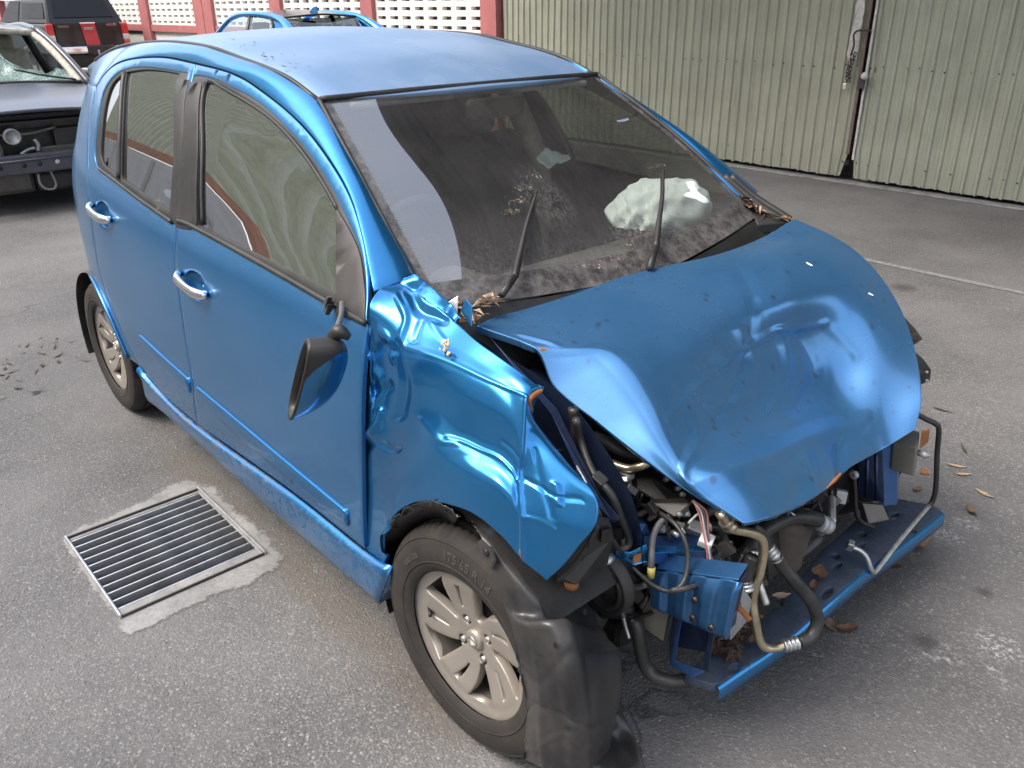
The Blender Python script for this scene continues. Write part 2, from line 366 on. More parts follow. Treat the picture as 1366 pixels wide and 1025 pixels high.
def fill2d(outer,holes,res):
    """triangulate a 2D outline with holes, with an even spread of inner points"""
    vs=[];es=[];loops=[]
    for L in [outer]+holes:
        b=len(vs); vs+=[Vector(p[:2]) for p in L]; es+=[(b+i,b+(i+1)%len(L)) for i in range(len(L))]; loops.append(list(range(b,b+len(L))))
    A=np.array([tuple(v) for v in vs])
    x0,y0=A.min(0); x1,y1=A.max(0)
    gx=np.arange(x0,x1,res); gy=np.arange(y0,y1,res*.866)
    X,Y=np.meshgrid(gx,gy); X=X+(np.arange(len(gy))%2)[:,None]*res*.5; X=X.ravel();Y=Y.ravel()
    k=inpoly(outer,X,Y)
    for h in holes: k&=~inpoly(h,X,Y)
    X=X[k];Y=Y[k]
    if len(X):
        keep=np.ones(len(X),bool)
        for i,j in es:
            p,q=A[i],A[j]; d=q-p; L=d@d+1e-12; t=np.clip(((X-p[0])*d[0]+(Y-p[1])*d[1])/L,0,1)
            keep&=((X-p[0]-t*d[0])**2+(Y-p[1]-t*d[1])**2)>(res*.45)**2
        vs=vs+[Vector((a,b)) for a,b in zip(X[keep],Y[keep])]
    V,E,F,ov,oe,of=delaunay_2d_cdt(vs,es,[],0,1e-6)
    V=np.array([tuple(v) for v in V]); F=np.array([f for f in F if len(f)==3])
    c=V[F].mean(1); k=inpoly(outer,c[:,0],c[:,1])
    for h in holes: k&=~inpoly(h,c[:,0],c[:,1])
    F=F[k]
    a=V[F]; ar=(a[:,1,0]-a[:,0,0])*(a[:,2,1]-a[:,0,1])-(a[:,2,0]-a[:,0,0])*(a[:,1,1]-a[:,0,1])
    F[ar<0]=F[ar<0][:,::-1]
    return V,F[np.abs(ar)>1e-10]
def rim_mesh(V3,F,depth=.012,rad=.002):
    """fold the free edges of a sheet back, so that it has a rounded edge and thickness"""
    V3=np.array(V3,float); F=[tuple(f) for f in F]
    nrm=np.zeros_like(V3)
    for f in F:
        n=np.cross(V3[f[1]]-V3[f[0]],V3[f[2]]-V3[f[0]])
        if len(f)==4: n=n+np.cross(V3[f[2]]-V3[f[0]],V3[f[3]]-V3[f[0]])
        for i in f: nrm[i]+=n
    nrm/=np.linalg.norm(nrm,axis=1)[:,None]+1e-12
    cnt={}
    for f in F:
        for i in range(len(f)):
            a,b=f[i],f[(i+1)%len(f)]; cnt[(a,b)]=1
    be=[(a,b) for (a,b) in cnt if (b,a) not in cnt]
    bn={}
    for a,b in be:
        t=V3[b]-V3[a]; t/=np.linalg.norm(t)+1e-12; o=np.cross(t,nrm[a]+nrm[b])
        for i in (a,b): bn[i]=bn.get(i,0)+o
    idx={};ex=[];n0=len(V3)
    for i,o in bn.items():
        o=o/(np.linalg.norm(o)+1e-12); idx[i]=n0+len(ex)
        ex+=[V3[i]+o*rad*.7-nrm[i]*rad*.3,V3[i]+o*rad-nrm[i]*rad,V3[i]+o*rad-nrm[i]*depth]
    for a,b in be:
        ia,ib=idx[a],idx[b]
        F.append((b,a,ia,ib))
        for k in (0,1): F.append((ib+k,ia+k,ia+k+1,ib+k+1))
    return np.vstack([V3,np.array(ex).reshape(-1,3)]),F
def sheet(name,outer,holes,fn,m,parent=None,res=.03,depth=.012,flip=False,rad=.002,uv=None,**kw):
    """outline in 2D filled, mapped to space by fn(a,b) and given a folded edge"""
    V,F=fill2d(outer,holes,res)
    V3=np.array([fn(a,b) for a,b in V])
    if flip: F=F[:,::-1]
    n0=len(V3)
    if depth: V3,F=rim_mesh(V3,F,depth,rad)
    o=mesh(name,V3,F,m,parent,**kw)
    return o
def tube(name,pts,r,m,parent=None,seg=10,n=6,smooth=True,caps=True,**kw):
    P=np.array(sm(pts,n) if smooth and len(pts)>2 else pts,float); V,F=tube_data(P,r,seg,caps)
    return mesh(name,V,F,m,parent,**kw)
def tube_data(P,r,seg=10,caps=True,base=0):
    P=np.array(P,float); n=len(P); T=np.gradient(P,axis=0); T/=np.linalg.norm(T,axis=1)[:,None]+1e-12
    up=np.array((0,0,1.)) if abs(T[0][2])<.9 else np.array((1.,0,0)); a=np.cross(T[0],up); a/=np.linalg.norm(a)
    rr=r if hasattr(r,'__len__') else [r]*n
    if len(rr)!=n: rr=np.interp(np.linspace(0,1,n),np.linspace(0,1,len(rr)),rr)
    V=[];F=[]
    for i in range(n):
        a=a-T[i]*(a@T[i]); a/=np.linalg.norm(a)+1e-12; b=np.cross(T[i],a)
        for k in range(seg):
            t=2*math.pi*k/seg; V.append(P[i]+rr[i]*(a*math.cos(t)+b*math.sin(t)))
    for i in range(n-1):
        for k in range(seg):
            k2=(k+1)%seg; F.append(tuple(base+x for x in (i*seg+k,i*seg+k2,(i+1)*seg+k2,(i+1)*seg+k)))
    if caps: F.append(tuple(base+x for x in range(seg-1,-1,-1))); F.append(tuple(base+(n-1)*seg+x for x in range(seg)))
    return V,F
def box_data(lo,hi,bev=0):
    x0,y0,z0=lo;x1,y1,z1=hi
    V=[(x0,y0,z0),(x1,y0,z0),(x1,y1,z0),(x0,y1,z0),(x0,y0,z1),(x1,y0,z1),(x1,y1,z1),(x0,y1,z1)]
    F=[(3,2,1,0),(4,5,6,7),(0,1,5,4),(1,2,6,5),(2,3,7,6),(3,0,4,7)]
    return V,F
def bevel(o,w=.004,seg=2,ang=30):
    b=o.modifiers.new('bevel','BEVEL'); b.width=w; b.segments=seg; b.limit_method='ANGLE'; b.angle_limit=R(ang); b.harden_normals=False; return o
def box(name,c,s,m,parent=None,rot=(0,0,0),bev=.004,**kw):
    V,F=box_data((-s[0]/2,-s[1]/2,-s[2]/2),(s[0]/2,s[1]/2,s[2]/2)); rm=Matrix.Rotation(rot[2],3,'Z')@Matrix.Rotation(rot[1],3,'Y')@Matrix.Rotation(rot[0],3,'X')
    V=[tuple(rm@Vector(v)+Vector(c)) for v in V]
    o=mesh(name,V,F,m,parent,smooth=False,**kw)
    return bevel(o,bev) if bev else o
def hexa(name,b,t,m,parent=None,bev=.003,**kw):
    """solid between two quads of four points"""
    V=list(b)+list(t); F=[(3,2,1,0),(4,5,6,7),(0,1,5,4),(1,2,6,5),(2,3,7,6),(3,0,4,7)]
    o=mesh(name,V,F,m,parent,smooth=False,**kw); fixn(o)
    return bevel(o,bev) if bev else o
def fixn(o):
    bm=bmesh.new(); bm.from_mesh(o.data); bmesh.ops.recalc_face_normals(bm,faces=bm.faces); bm.to_mesh(o.data); bm.free()
def prism(name,poly,depthvec,m,parent=None,bev=.002,**kw):
    """planar outline in space thickened along a vector"""
    n=len(poly); V=[tuple(p) for p in poly]+[tuple(np.array(p)+np.array(depthvec)) for p in poly]
    F=[tuple(range(n)),tuple(range(2*n-1,n-1,-1))]+[(i,i+n,(i+1)%n+n,(i+1)%n) for i in range(n)]
    o=mesh(name,V,F,m,parent,smooth=False,**kw); fixn(o)
    return bevel(o,bev) if bev else o
def lathe_data(prof,seg=48,axis='Y'):
    V=[];F=[];n=len(prof)
    for k in range(seg):
        t=2*math.pi*k/seg
        for r,h in prof: V.append((r*math.cos(t),h,r*math.sin(t)))
    for k in range(seg):
        k2=(k+1)%seg
        for i in range(n-1): F.append((k*n+i,k2*n+i,k2*n+i+1,k*n+i+1))
    return V,F
def lathe(name,prof,m,parent=None,c=(0,0,0),seg=48,rot=None,**kw):
    V,F=lathe_data(prof,seg)
    if rot is not None: V=[tuple(rot@Vector(v)) for v in V]
    V=[(v[0]+c[0],v[1]+c[1],v[2]+c[2]) for v in V]
    o=mesh(name,V,F,m,parent,**kw); fixn(o); return o
def grid_faces(nu,nv,flip=False):
    F=[]
    for i in range(nu-1):
        for j in range(nv-1):
            q=(i*nv+j,(i+1)*nv+j,(i+1)*nv+j+1,i*nv+j+1); F.append(q[::-1] if flip else q)
    return F
def loft(name,curves,m,parent=None,n=40,bulge=None,flip=False,depth=0,rows=None,**kw):
    """skin over a list of curves, each resampled to n points"""
    G=[]
    for c in curves:
        P=np.array(sm(c,8) if len(c)>2 else c,float); d=np.r_[0,np.cumsum(np.linalg.norm(np.diff(P,axis=0),axis=1))]; t=np.linspace(0,d[-1],n)
        G.append(np.c_[tuple(np.interp(t,d,P[:,k]) for k in range(3))])
    G=np.array(G)
    if rows: G=np.einsum('ai,ijk->ajk',cr_weights(len(G),np.linspace(0,len(G)-1,rows)),G)
    F=grid_faces(G.shape[0],n,flip); V=G.reshape(-1,3)
    if depth: V,F=rim_mesh(V,F,depth)
    return mesh(name,V,F,m,parent,**kw)
def text_mesh(txt,size,ext=.001):
    cu=bpy.data.curves.new('txt','FONT'); cu.body=txt; cu.size=size; cu.extrude=ext; cu.resolution_u=3; cu.align_x='CENTER'; cu.align_y='CENTER'
    o=bpy.data.objects.new('txt',cu); col.objects.link(o); dg=bpy.context.evaluated_depsgraph_get(); me=o.evaluated_get(dg).to_mesh()
    V=[tuple(v.co) for v in me.vertices]; F=[tuple(p.vertices) for p in me.polygons]; o.evaluated_get(dg).to_mesh_clear()
    bpy.data.objects.remove(o); bpy.data.curves.remove(cu); return V,F
def copy_tree(o,parent=None,shallow=None):
    c=o.copy(); col.objects.link(c); c.parent=parent
    for ch in list(o.children): copy_tree(ch,c)
    return c
def hermite(tab, t):
    xs=[p[0] for p in tab]; ys=[p[1] for p in tab]; n=len(xs)
    if t<=xs[0]: return ys[0]
    if t>=xs[-1]: return ys[-1]
    i=0
    while t>xs[i+1]: i+=1
    def m(k):
        if k==0: return (ys[1]-ys[0])/(xs[1]-xs[0])
        if k==n-1: return (ys[-1]-ys[-2])/(xs[-1]-xs[-2])
        return (ys[k+1]-ys[k-1])/(xs[k+1]-xs[k-1])
    h=xs[i+1]-xs[i]; s=(t-xs[i])/h
    return ((2*s**3-3*s*s+1)*ys[i]+(s**3-2*s*s+s)*h*m(i)+(-2*s**3+3*s*s)*ys[i+1]+(s**3-s*s)*h*m(i+1))

BELT=[(-3.2,1.115),(-2.4,1.11),(-1.95,1.09),(-1.25,1.035),(-.3,.985),(.5,.95)]
SECT=[(-1.0,.775),(-.85,.795),(-.75,.820),(-.6,.834),(-.4,.838),(-.25,.836),(-.16,.829),(-.09,.816),(-.04,.802),(0,.786),(.1,.753),(.2,.713),(.3,.664),(.35,.630),(.4,.597),(.44,.563),(.48,.525)]
def side_y(x,z):
    """half width of the body side at length x and height z"""
    d=z-hermite(BELT,x)
    s=max(0.0,-2.0-x)
    return hermite(SECT,d)-(.14*s*s+.17*s**4)-.10*max(0.0,d)*s-.38*max(0.0,d)*max(0.0,x+1.25)

def cr_weights(n, ts):
    """Catmull-Rom weights, end tangents extrapolated"""
    Wm=np.zeros((len(ts),n))
    for r,t in enumerate(ts):
        i=min(int(t),n-2); s=t-i
        w=(-.5*s+s*s-.5*s**3, 1-2.5*s*s+1.5*s**3, .5*s+2*s*s-1.5*s**3, -.5*s*s+.5*s**3)
        for k in range(4):
            j=i-1+k
            if j<0: Wm[r,0]+=2*w[k]; Wm[r,1]-=w[k]
            elif j>n-1: Wm[r,n-1]+=2*w[k]; Wm[r,n-2]-=w[k]
            else: Wm[r,j]+=w[k]
    return Wm
def net_surface(net, nu, nv):
    net=np.array(net,float)
    A=cr_weights(net.shape[0],np.linspace(0,net.shape[0]-1,nu)); B=cr_weights(net.shape[1],np.linspace(0,net.shape[1]-1,nv))
    return np.einsum('ai,bj,ijk->abk',A,B,net)
ROOF_ZC=[(-2.9,1.40),(-2.86,1.41),(-2.55,1.482),(-2.3,1.515),(-2.0,1.533),(-1.75,1.538),(-1.5,1.529),(-1.34,1.509),(-1.06,1.468),(-.89,1.4125),(-.846,1.396),(-.72,1.35)]
def roof_z(x,y): return hermite(ROOF_ZC,x)-.1*y*y
WS_NET=[[(-.893,-.534,1.386),(-.585,-.600,1.203),(-.274,-.655,.986)],
        [(-.858,-.27,1.392),(-.53,-.30,1.201),(-.205,-.33,.968)],
        [(-.846,0,1.393),(-.515,0,1.203),(-.168,0,.955)],
        [(-.858,.27,1.392),(-.53,.30,1.201),(-.205,.33,.968)],
        [(-.893,.534,1.386),(-.585,.600,1.203),(-.274,.655,.986)]]

# ================================================================== GROUND
GX0,GX1,GY0,GY1=-1.545,-1.010,-1.292,-.832         # drain opening
hole=[(GX0+.02,GY0+.012),(GX1-.035,GY0+.012),(GX1-.035,GY1-.012),(GX0+.02,GY1-.012)]
V,F=fill2d([(-70,-60),(40,-60),(40,60),(-70,60)],[hole],8)
mesh('ground',[(x,y,0) for x,y in V],F,M['asphalt'],smooth=False,kind='structure')
V=[];F=[]
for z in (0,-.55):
    V+=[(x,y,z) for x,y in hole]
F=[(0,4,5,1),(1,5,6,2),(2,6,7,3),(3,7,4,0),(4,7,6,5)]
mesh('drain_pit',V,F,M['pit'],smooth=False,kind='structure')
# worn concrete collar round the drain
oc=[(-1.565,-1.321,0),(-1.62,-1.239,0),(-1.607,-1.144,0),(-1.625,-1.022,0),(-1.669,-0.904,0),(-1.656,-0.795,0),(-1.51,-0.748,0),(-1.293,-0.749,0),(-1.092,-0.746,0),(-0.935,-0.758,0),(-0.904,-0.812,0),(-0.884,-0.958,0),(-0.904,-1.056,0),(-0.904,-1.169,0),(-0.9,-1.267,0),(-0.891,-1.336,0),(-0.951,-1.341,0),(-1.021,-1.325,0),(-1.148,-1.338,0),(-1.319,-1.335,0),(-1.462,-1.331,0)]
oc=[p[:2] for p in resample(oc+[oc[0]],.03)][:-1]
oc=[(x+random.uniform(-.004,.004),y+random.uniform(-.004,.004)) for x,y in oc]
V,F=fill2d(oc,[hole],.02)
dc=mesh('drain_collar',[(x,y,.003) for x,y in V],F,M['worn_collar'],smooth=False,kind='structure')
def edist(P,L):
    P=np.array(P); L=np.array(L+[L[0]]); d=np.full(len(P),9.)
    for a,b in zip(L[:-1],L[1:]):
        e=b-a; t=np.clip(((P-a)@e)/(e@e+1e-12),0,1); d=np.minimum(d,np.linalg.norm(P-a-t[:,None]*e,axis=1))
    return d
ed_=np.clip(edist(V,oc)/.075,0,1)*np.array([.62 if y<GY0+.0 or y>GY1 else 1.0 for x,y in V])
at=dc.data.attributes.new('edge','FLOAT_VECTOR','POINT'); at.data.foreach_set('vector',np.c_[ed_,ed_,ed_].ravel())
g=empty('drain_grate',((GX0+GX1)/2,(GY0+GY1)/2,0),'square steel drain grate with eleven flat bars set in a worn concrete collar','drain grate')
gx,gy=(GX1-GX0)/2,(GY1-GY0)/2
for s in (-1,1):
    box('frame_bar',(0,s*(gy-.003),.002),(gx*2,.006,.030),M['steel'],g,bev=.001)
    box('frame_bar',(s*(gx-.003),0,.001),(.006,gy*2-.012,.020),M['iron'],g,bev=.001)
box('seat_strip',(gx-.026,0,-.004),(.034,gy*2-.014,.022),M['concrete'],g,bev=.002)
bar0=None
for i in range(11):
    x=-gx+.028+i*(2*gx-.080)/10
    if bar0 is None: bar0=box('grate_bar',(0,0,-.012),(.006,gy*2-.02,.032),M['steel'],g,bev=.001); bar0.location=(x,0,0)
    else:
        b=bar0.copy(); col.objects.link(b); b.parent=g; b.location=(x,0,random.uniform(-.001,.001))
# white bay line, faint
V=[];F=[]
for i,x in enumerate(np.linspace(-2.2,4,32)):
    w=.024+.008*random.random(); y=3.72+.012*math.sin(x*2); V+=[(x,y-w,.004),(x,y+w,.004)]
    if i: k=2*i; F.append((k-2,k,k+1,k-1))
mesh('painted_line',V,F,M['line'],smooth=False,kind='structure')
# loose grit
V=[];F=[]
oct_f=[(0,2,4),(2,1,4),(1,3,4),(3,0,4),(2,0,5),(1,2,5),(3,1,5),(0,3,5)]
for i in range(3200):
    a=random.random()
    x=random.uniform(-2.4,1.6); y=random.uniform(-1.75,-.70) if a<.72 else random.uniform(-.9,1.9)
    if GX0-.02<x<GX1+.02 and GY0-.02<y<GY1+.02: continue
    r=random.choice((.0016,.002,.0025,.003,.004)); b=len(V); h=random.uniform(0,6.28); c,s=math.cos(h),math.sin(h)
    for q in ((1,0,0),(-1,0,0),(0,1,0),(0,-1,0),(0,0,.7),(0,0,-.7)):
        qx,qy,qz=[t*r*random.uniform(.7,1.2) for t in q]; V.append((x+c*qx-s*qy,y+s*qx+c*qy,r*.45+qz))
    F+=[tuple(b+t for t in f) for f in oct_f]
M['grit']=simple('loose grit',(.26,.25,.235),.9,scale=200,var=.5)
mesh('loose_grit',V,F,M['grit'],smooth=False,kind='stuff')

# ================================================================== GREEN CORRUGATED GATES
GY=6.05
def corr_sheet(x0,x1,z0,z1,pitch=.108,d=.018,jag=0,phase=0,nz=6,dent=None):
    xs=[]; k=math.floor((x0-phase)/pitch)
    prof=[(0,0),(.50,0),(.60,1),(.80,1),(.90,0)]
    while k*pitch+phase<x1+pitch:
        for a,h in prof:
            x=(k+a)*pitch+phase
            if x0<=x<=x1: xs.append((x,h*d))
        k+=1
    xs=[(x0,0)]+xs+[(x1,0)]
    V=[];zs=np.linspace(z0,z1,nz)
    rr=random.Random(int(x0*1000)+3)
    for x,h in xs:
        for j,z in enumerate(zs):
            zz=z+(rr.uniform(-jag,jag) if j==0 else 0)
            dy=.004*math.sin(3.1*x+1.7*z)+.003*math.sin(9*x-4*z)
            if dent: dy+=dent(x,z)
            cutx=0
            if zz<.21 and -2.86<x<-2.70: cutx=-.045*(x+2.86)/.12
            if zz<.21 and -2.70<x<-2.60: cutx=.03
            V.append((x+cutx,-h+dy,zz))
    return V,grid_faces(len(xs),nz,True)
def gate(x0,x1,label,m,edges,dent=None,jag=.008,sx=()):
    t=empty('corrugated_gate',((x0+x1)/2,GY,0),label,'gate')
    cx=(x0+x1)/2
    for i in range(len(edges)-1):
        a,b=edges[i],edges[i+1]
        V,F=corr_sheet(a,b+.02,.055,5.35,jag=jag,phase=.013*i,nz=22,dent=dent)
        o=mesh('corrugated_sheet',[(x-cx,y-.0035*(i%2),z) for x,y,z in V],F,m,t,smooth=False)
        s=o.modifiers.new('thick','SOLIDIFY'); s.thickness=.0015
    for z in (.18,1.02,1.95,2.9,3.9):
        box('gate_rail',(0,.045,z),(x1-x0,.05,.05),M['rustiron'],t,bev=.003)
    # fixing screws, in rows on the rails
    V=[];F=[]
    for z in (.20,1.04,1.97):
        x=x0+.05
        while x<x1:
            if random.random()<.75:
                b=len(V); r=random.uniform(.006,.009); zz=z+random.uniform(-.02,.02); y=-.0245 if random.random()<.5 else -.004
                y=-.027
                V+=[(x-cx+r*math.cos(q),y,zz+r*math.sin(q)) for q in np.linspace(0,6.28,7)[:-1]]+[(x-cx,y-.006,zz)]
                F+=[(b+q,b+(q+1)%6,b+6) for q in range(6)]
            x+=.108*random.choice((1,1,2))
    mesh('screw',V,F,M['iron'],t,smooth=False)
    return t
def dentL(x,z):
    return .05*math.exp(-((x+2.85)/.18)**2-((z-.15)/.14)**2)*math.sin(22*x+14*z)*.5+.03*math.exp(-((x+2.78)/.10)**2-((z-1.45)/.25)**2)
def dentR(x,z):
    return .022*math.exp(-((x+2.2)/.5)**2-((z-.45)/.28)**2)*math.sin(17*x+25*z)+.03*math.exp(-((x+2.62)/.08)**2-((z-.9)/.5)**2)
gl=gate(-7.66,-2.735,'long green corrugated metal gate leaf behind the blue car, chain hanging at its right edge',M['green'],[-7.66,-6.7,-5.75,-4.8,-3.85,-2.735],dentL)
gr=gate(-2.665,6.0,'green corrugated metal gate leaf to the right of the padlocked gap',M['green2'],[-2.665,-1.83,-.9,.1,1.1,2.1,3.1,4.1,5.1,6.0],dentR)
# meeting edges of the two leaves
x=-2.735-((-7.66-2.735)/2); box('edge_bar',(x+.016,-.012,2.42),(.030,.012,4.3),M['rustiron'],gl,bev=.002)
x=-2.665-((-2.665+6)/2); box('edge_bar',(x+.004,-.010,2.42),(.022,.012,4.4),M['bare'],gr,bev=.002)
# bare chalky filler patches beside the gap
c=(-7.66-2.735)/2
def patch2d(name,P,y,m,par,dx=0,**kw):
    o=resample(P+[P[0]],.03)[:-1]; o=[(a+random.uniform(-.008,.008),b+random.uniform(-.008,.008)) for a,b in o]
    V,F=fill2d(o,[],.05); mesh(name,[(a-dx,y,b) for a,b in V],F[:,::-1],m,par,smooth=False,**kw)
patch2d('bare_patch',[(-2.765,1.10),(-2.86,1.12),(-2.87,1.3),(-2.83,1.42),(-2.85,1.55),(-2.80,1.72),(-2.765,1.75)],-.030,M['bare'],gl,c)
# added panel behind the gap; the shade there is put into its colour
box('wall',( -.8,6.45,2.4),(13.9,.1,4.8),M['void'],None,bev=0,label='dark backing panel added for the shade in the gap between the gates',cat='wall')
V,F=box_data((-7.66,5.97,0),(6,6.13,.018)); o=mesh('threshold',V,F,M['concrete'],smooth=False,kind='structure'); bevel(o,.006)
# bent bolt, chain and padlock at the gap
t=empty('gate_bolt',(-2.70,5.99,1.33),'bent dark iron bolt across the gap between the green gates','bolt')
tube('rod',[(.05,0,.02),(0,-.01,.02),(-.07,-.02,.015),(-.10,-.02,-.02),(-.085,-.02,-.10),(-.10,-.02,-.19)],.009,M['iron'],t,seg=8)
box('hasp',(.03,.004,-.42),(.06,.012,.10),M['iron'],t,bev=.003)
lathe('lock_plate',[(0,-.02),(.028,-.018),(.032,-.006),(.032,.004)],M['bare'],t,c=(.055,-.008,-.36),seg=20)
t=empty('hanging_chain',(-2.79,5.985,1.14),'rusty loose chain hanging beside the gate gap','chain')
V0=None
def link_mesh():
    P=[]
    for q in np.linspace(0,2*math.pi,17): P.append((.011*math.cos(q),0,.013*math.sin(q)+(.009 if math.sin(q)>0 else -.009)))
    return tube_data(P,.0042,6,False)
V,F=link_mesh(); l0=None
for i in range(16):
    k=i%8; two=i>=8
    p=(-.012*math.sin(k*.5)+(.026 if two else 0)-.003*k,-.006-.004*two,-.012-k*.031+(.02 if two else 0))
    if l0 is None: l0=mesh('chain_link',V,F,M['iron'],t); o=l0
    else: o=l0.copy(); col.objects.link(o); o.parent=t
    o.location=p; o.rotation_euler=(random.uniform(-.2,.2),random.uniform(-.3,.3),(math.pi/2)*(i%2)+random.uniform(-.3,.3))
t=empty('padlock',(-2.815,5.97,.895),'small pale padlock at the bottom of the hanging chain','padlock')
box('lock_body',(0,0,-.02),(.034,.018,.05),M['brass'],t,bev=.004)
tube('shackle',[(-.010,0,0),(-.010,0,.022),(0,0,.033),(.010,0,.022),(.010,0,0)],.004,M['chrome'],t,seg=6)

# ================================================================== RED FRAMED WALL WITH VENT BLOCKS
w=empty('vent_block_wall',(-16,6.05,0),'white yard wall in a dusty red frame with pierced vent blocks along the top','wall')
def wbox(name,x0,x1,z0,z1,y0,y1,m,bev=.006): return box(name,((x0+x1)/2+16,(y0+y1)/2,(z0+z1)/2),(x1-x0,y1-y0,z1-z0),m,w,bev=bev)
cols=[(-8.02,-7.70),(-10.93,-10.60),(-13.95,-13.55),(-17.35,-16.90),(-16.88,-16.45),(-20.5,-20.0),(-23.9,-23.5),(-27.2,-26.8),(-30.6,-30.2),(-34.2,-33.8)]
for a,b in cols: wbox('column',a,b,0,2.9,-.10,.12,M['pink'])
bays=[(-10.60,-8.02),(-13.55,-10.93),(-16.45,-13.95),(-20.0,-17.35),(-23.5,-20.5),(-26.8,-23.9),(-30.2,-27.2),(-33.8,-30.6)]
vb=None
for bi,(a,b) in enumerate(bays):
    wbox('sill_beam',a,b,1.09,1.235,-.07,.10,M['pink']); wbox('top_beam',a,b,2.75,2.9,-.07,.10,M['pink'])
    wbox('white_panel',a,b,0,1.09,0,.08,M['white_wall'],0); wbox('white_panel',a,b,1.85,2.75,-.02,.08,M['white_wall'],0)
    n=8; L=(b-a)/n
    if bi>5: continue
    for r in range(5):
        for i in range(n):
            z=1.235+.0615+r*.123; x=a+L*(i+.5)+16
            if vb is None:
                fr=[]
                W2,H2=.5,.0605; w2,h2=.33,.024
                V=[(-W2,-.03,-H2),(W2,-.03,-H2),(W2,-.03,H2),(-W2,-.03,H2),(-w2,-.03,-h2),(w2,-.03,-h2),(w2,-.03,h2),(-w2,-.03,h2)]
                V+=[(p[0]*(.94 if k>3 else 1),.05,p[2]*(.9 if k>3 else 1)) for k,p in enumerate(V)]
                F=[]
                for k in range(4):
                    k2=(k+1)%4; F+=[(k,k2,4+k2,4+k),(4+k,4+k2,12+k2,12+k),(8+k2,8+k,12+k,12+k2),(k2,k,8+k,8+k2)]
                vb=mesh('vent_block',V,F,M['vent'],w,smooth=False); o=vb
            else: o=vb.copy(); col.objects.link(o); o.parent=w
            o.scale=(L*.985,1,1); o.location=(x,0,z)
wbox('back_shade',-34,-7.7,1.0,2.9,.5,.55,M['void'],0)  # added sheet that gives the vent openings their shade
# low end wall far down the yard
t=empty('end_building',(-46,0,0),'pale building closing the far end of the yard','building')
box('wall',(0,0,3),(.4,40,6),M['white_wall'],t,bev=0); box('red_band',(.23,0,3.4),(.06,40,.5),M['pink'],t,bev=0)

# ================================================================== CANOPY OVER THE GATES, WORKSHOP ACROSS THE YARD
t=empty('gate_canopy',(-.8,6.4,5),'corrugated canopy roof above the green gates','canopy')
V=[];xs=np.linspace(-6.9,9.9,9)
for x in xs:
    for y in np.linspace(-4.75,.1,243): V.append((x,y,.25+.018*math.sin(y*2*math.pi/.16)-.10*(y+4.75)/4.9))
o=mesh('roof_sheet',V,grid_faces(len(xs),243),M['canopy'],t); s=o.modifiers.new('thick','SOLIDIFY'); s.thickness=.004
for x in (-6.5,-2.5,1.5,5.5,9.5): box('rafter',(x,-2.2,.05),(.10,4.4,.16),M['canopy'],t,bev=.004)
for y in (-4.3,-3.0,-1.5): box('purlin',(1.5,y,.165),(16.6,.07,.07),M['canopy'],t,bev=.004)
t=empty('workshop_building',(-14,-9.5,0),'cream green corrugated workshop across the yard','building')
V,F=corr_sheet(-22,22,4.2,8.2,pitch=.42,d=.10,nz=3)
o=mesh('corrugated_wall',[(x,-y,z) for x,y,z in V],[f[::-1] for f in F],M['cream_sheet'],t,smooth=False)
V,F=corr_sheet(-22,1,8.2,14.5,pitch=.42,d=.10,nz=3); mesh('corrugated_wall',[(x,-y+.004,z) for x,y,z in V],[f[::-1] for f in F],M['cream_sheet'],t,smooth=False)
M['orange_band']=simple('faded orange wall band',(.58,.26,.16),.8,scale=4)
box('red_band',(0,-.02,3.95),(44,.2,.5),M['orange_band'],t,bev=0); box('white_panel',(0,-.05,1.75),(44,.2,3.69),M['white_wall'],t,bev=0)
for x in range(-20,21,4): box('column',(x,.12,1.75),(.35,.12,3.45),M['white_wall'],t,bev=.01)
# ================================================================== THE CRASHED BLUE HATCHBACK (origin: ground under its front axle)
car=empty('crashed_hatchback',(0,0,0),'bright blue hatchback with a smashed front end, buckled bonnet and dangling door mirror','car')
mirror_list=[]
def sidefn(off=0): return lambda x,z:(x,-(side_y(x,z)+off),z)
def spanel(name,segs,m,parent=None,holes=(),off=0,gap=0,res=.030,step=.018,mir=True,depth=.012,**kw):
    o=outline(segs,step)
    if gap: o=inset(o,gap)
    hs=[h if isinstance(h[0],tuple) else outline(h,step) for h in holes]
    ob=sheet(name,o,hs,sidefn(off),m,parent or car,res=res,depth=depth,**kw)
    if mir: mirror_list.append(ob)
    return ob
# ---- split lines of the right-hand side, as (length, height)
FD_TOP=[(-1.523,1.455),(-1.267,1.437),(-1.096,1.398),(-0.869,1.331),(-0.704,1.264),(-0.572,1.199),(-0.473,1.133),(-0.411,1.08),(-0.363,1.028),(-0.321,0.963)]
FD_FRONT=[(-0.321,0.963),(-0.312,0.865),(-0.318,0.735),(-0.339,0.566),(-0.369,0.366)]
FD_BOT=[(-0.369,0.366),(-0.775,0.359),(-1.455,0.304)]
FD_REAR=[(-1.455,0.304),(-1.38,0.507),(-1.368,0.638),(-1.354,0.786),(-1.366,0.913),(-1.363,1.003),(-1.393,1.171),(-1.488,1.384),(-1.523,1.455)]
RD_TOP=[(-1.523,1.455),(-1.75,1.465),(-1.963,1.456),(-2.128,1.433),(-2.235,1.392),(-2.304,1.347)]
RD_REAR=[(-2.304,1.347),(-2.267,1.211),(-2.194,1.063),(-2.151,0.936),(-2.178,0.789),(-2.2,0.672),(-2.134,0.564),(-2.065,0.445),(-2.001,0.355)]
RD_BOT=[(-2.001,0.355),(-1.952,0.338),(-1.739,0.296),(-1.455,0.304)]
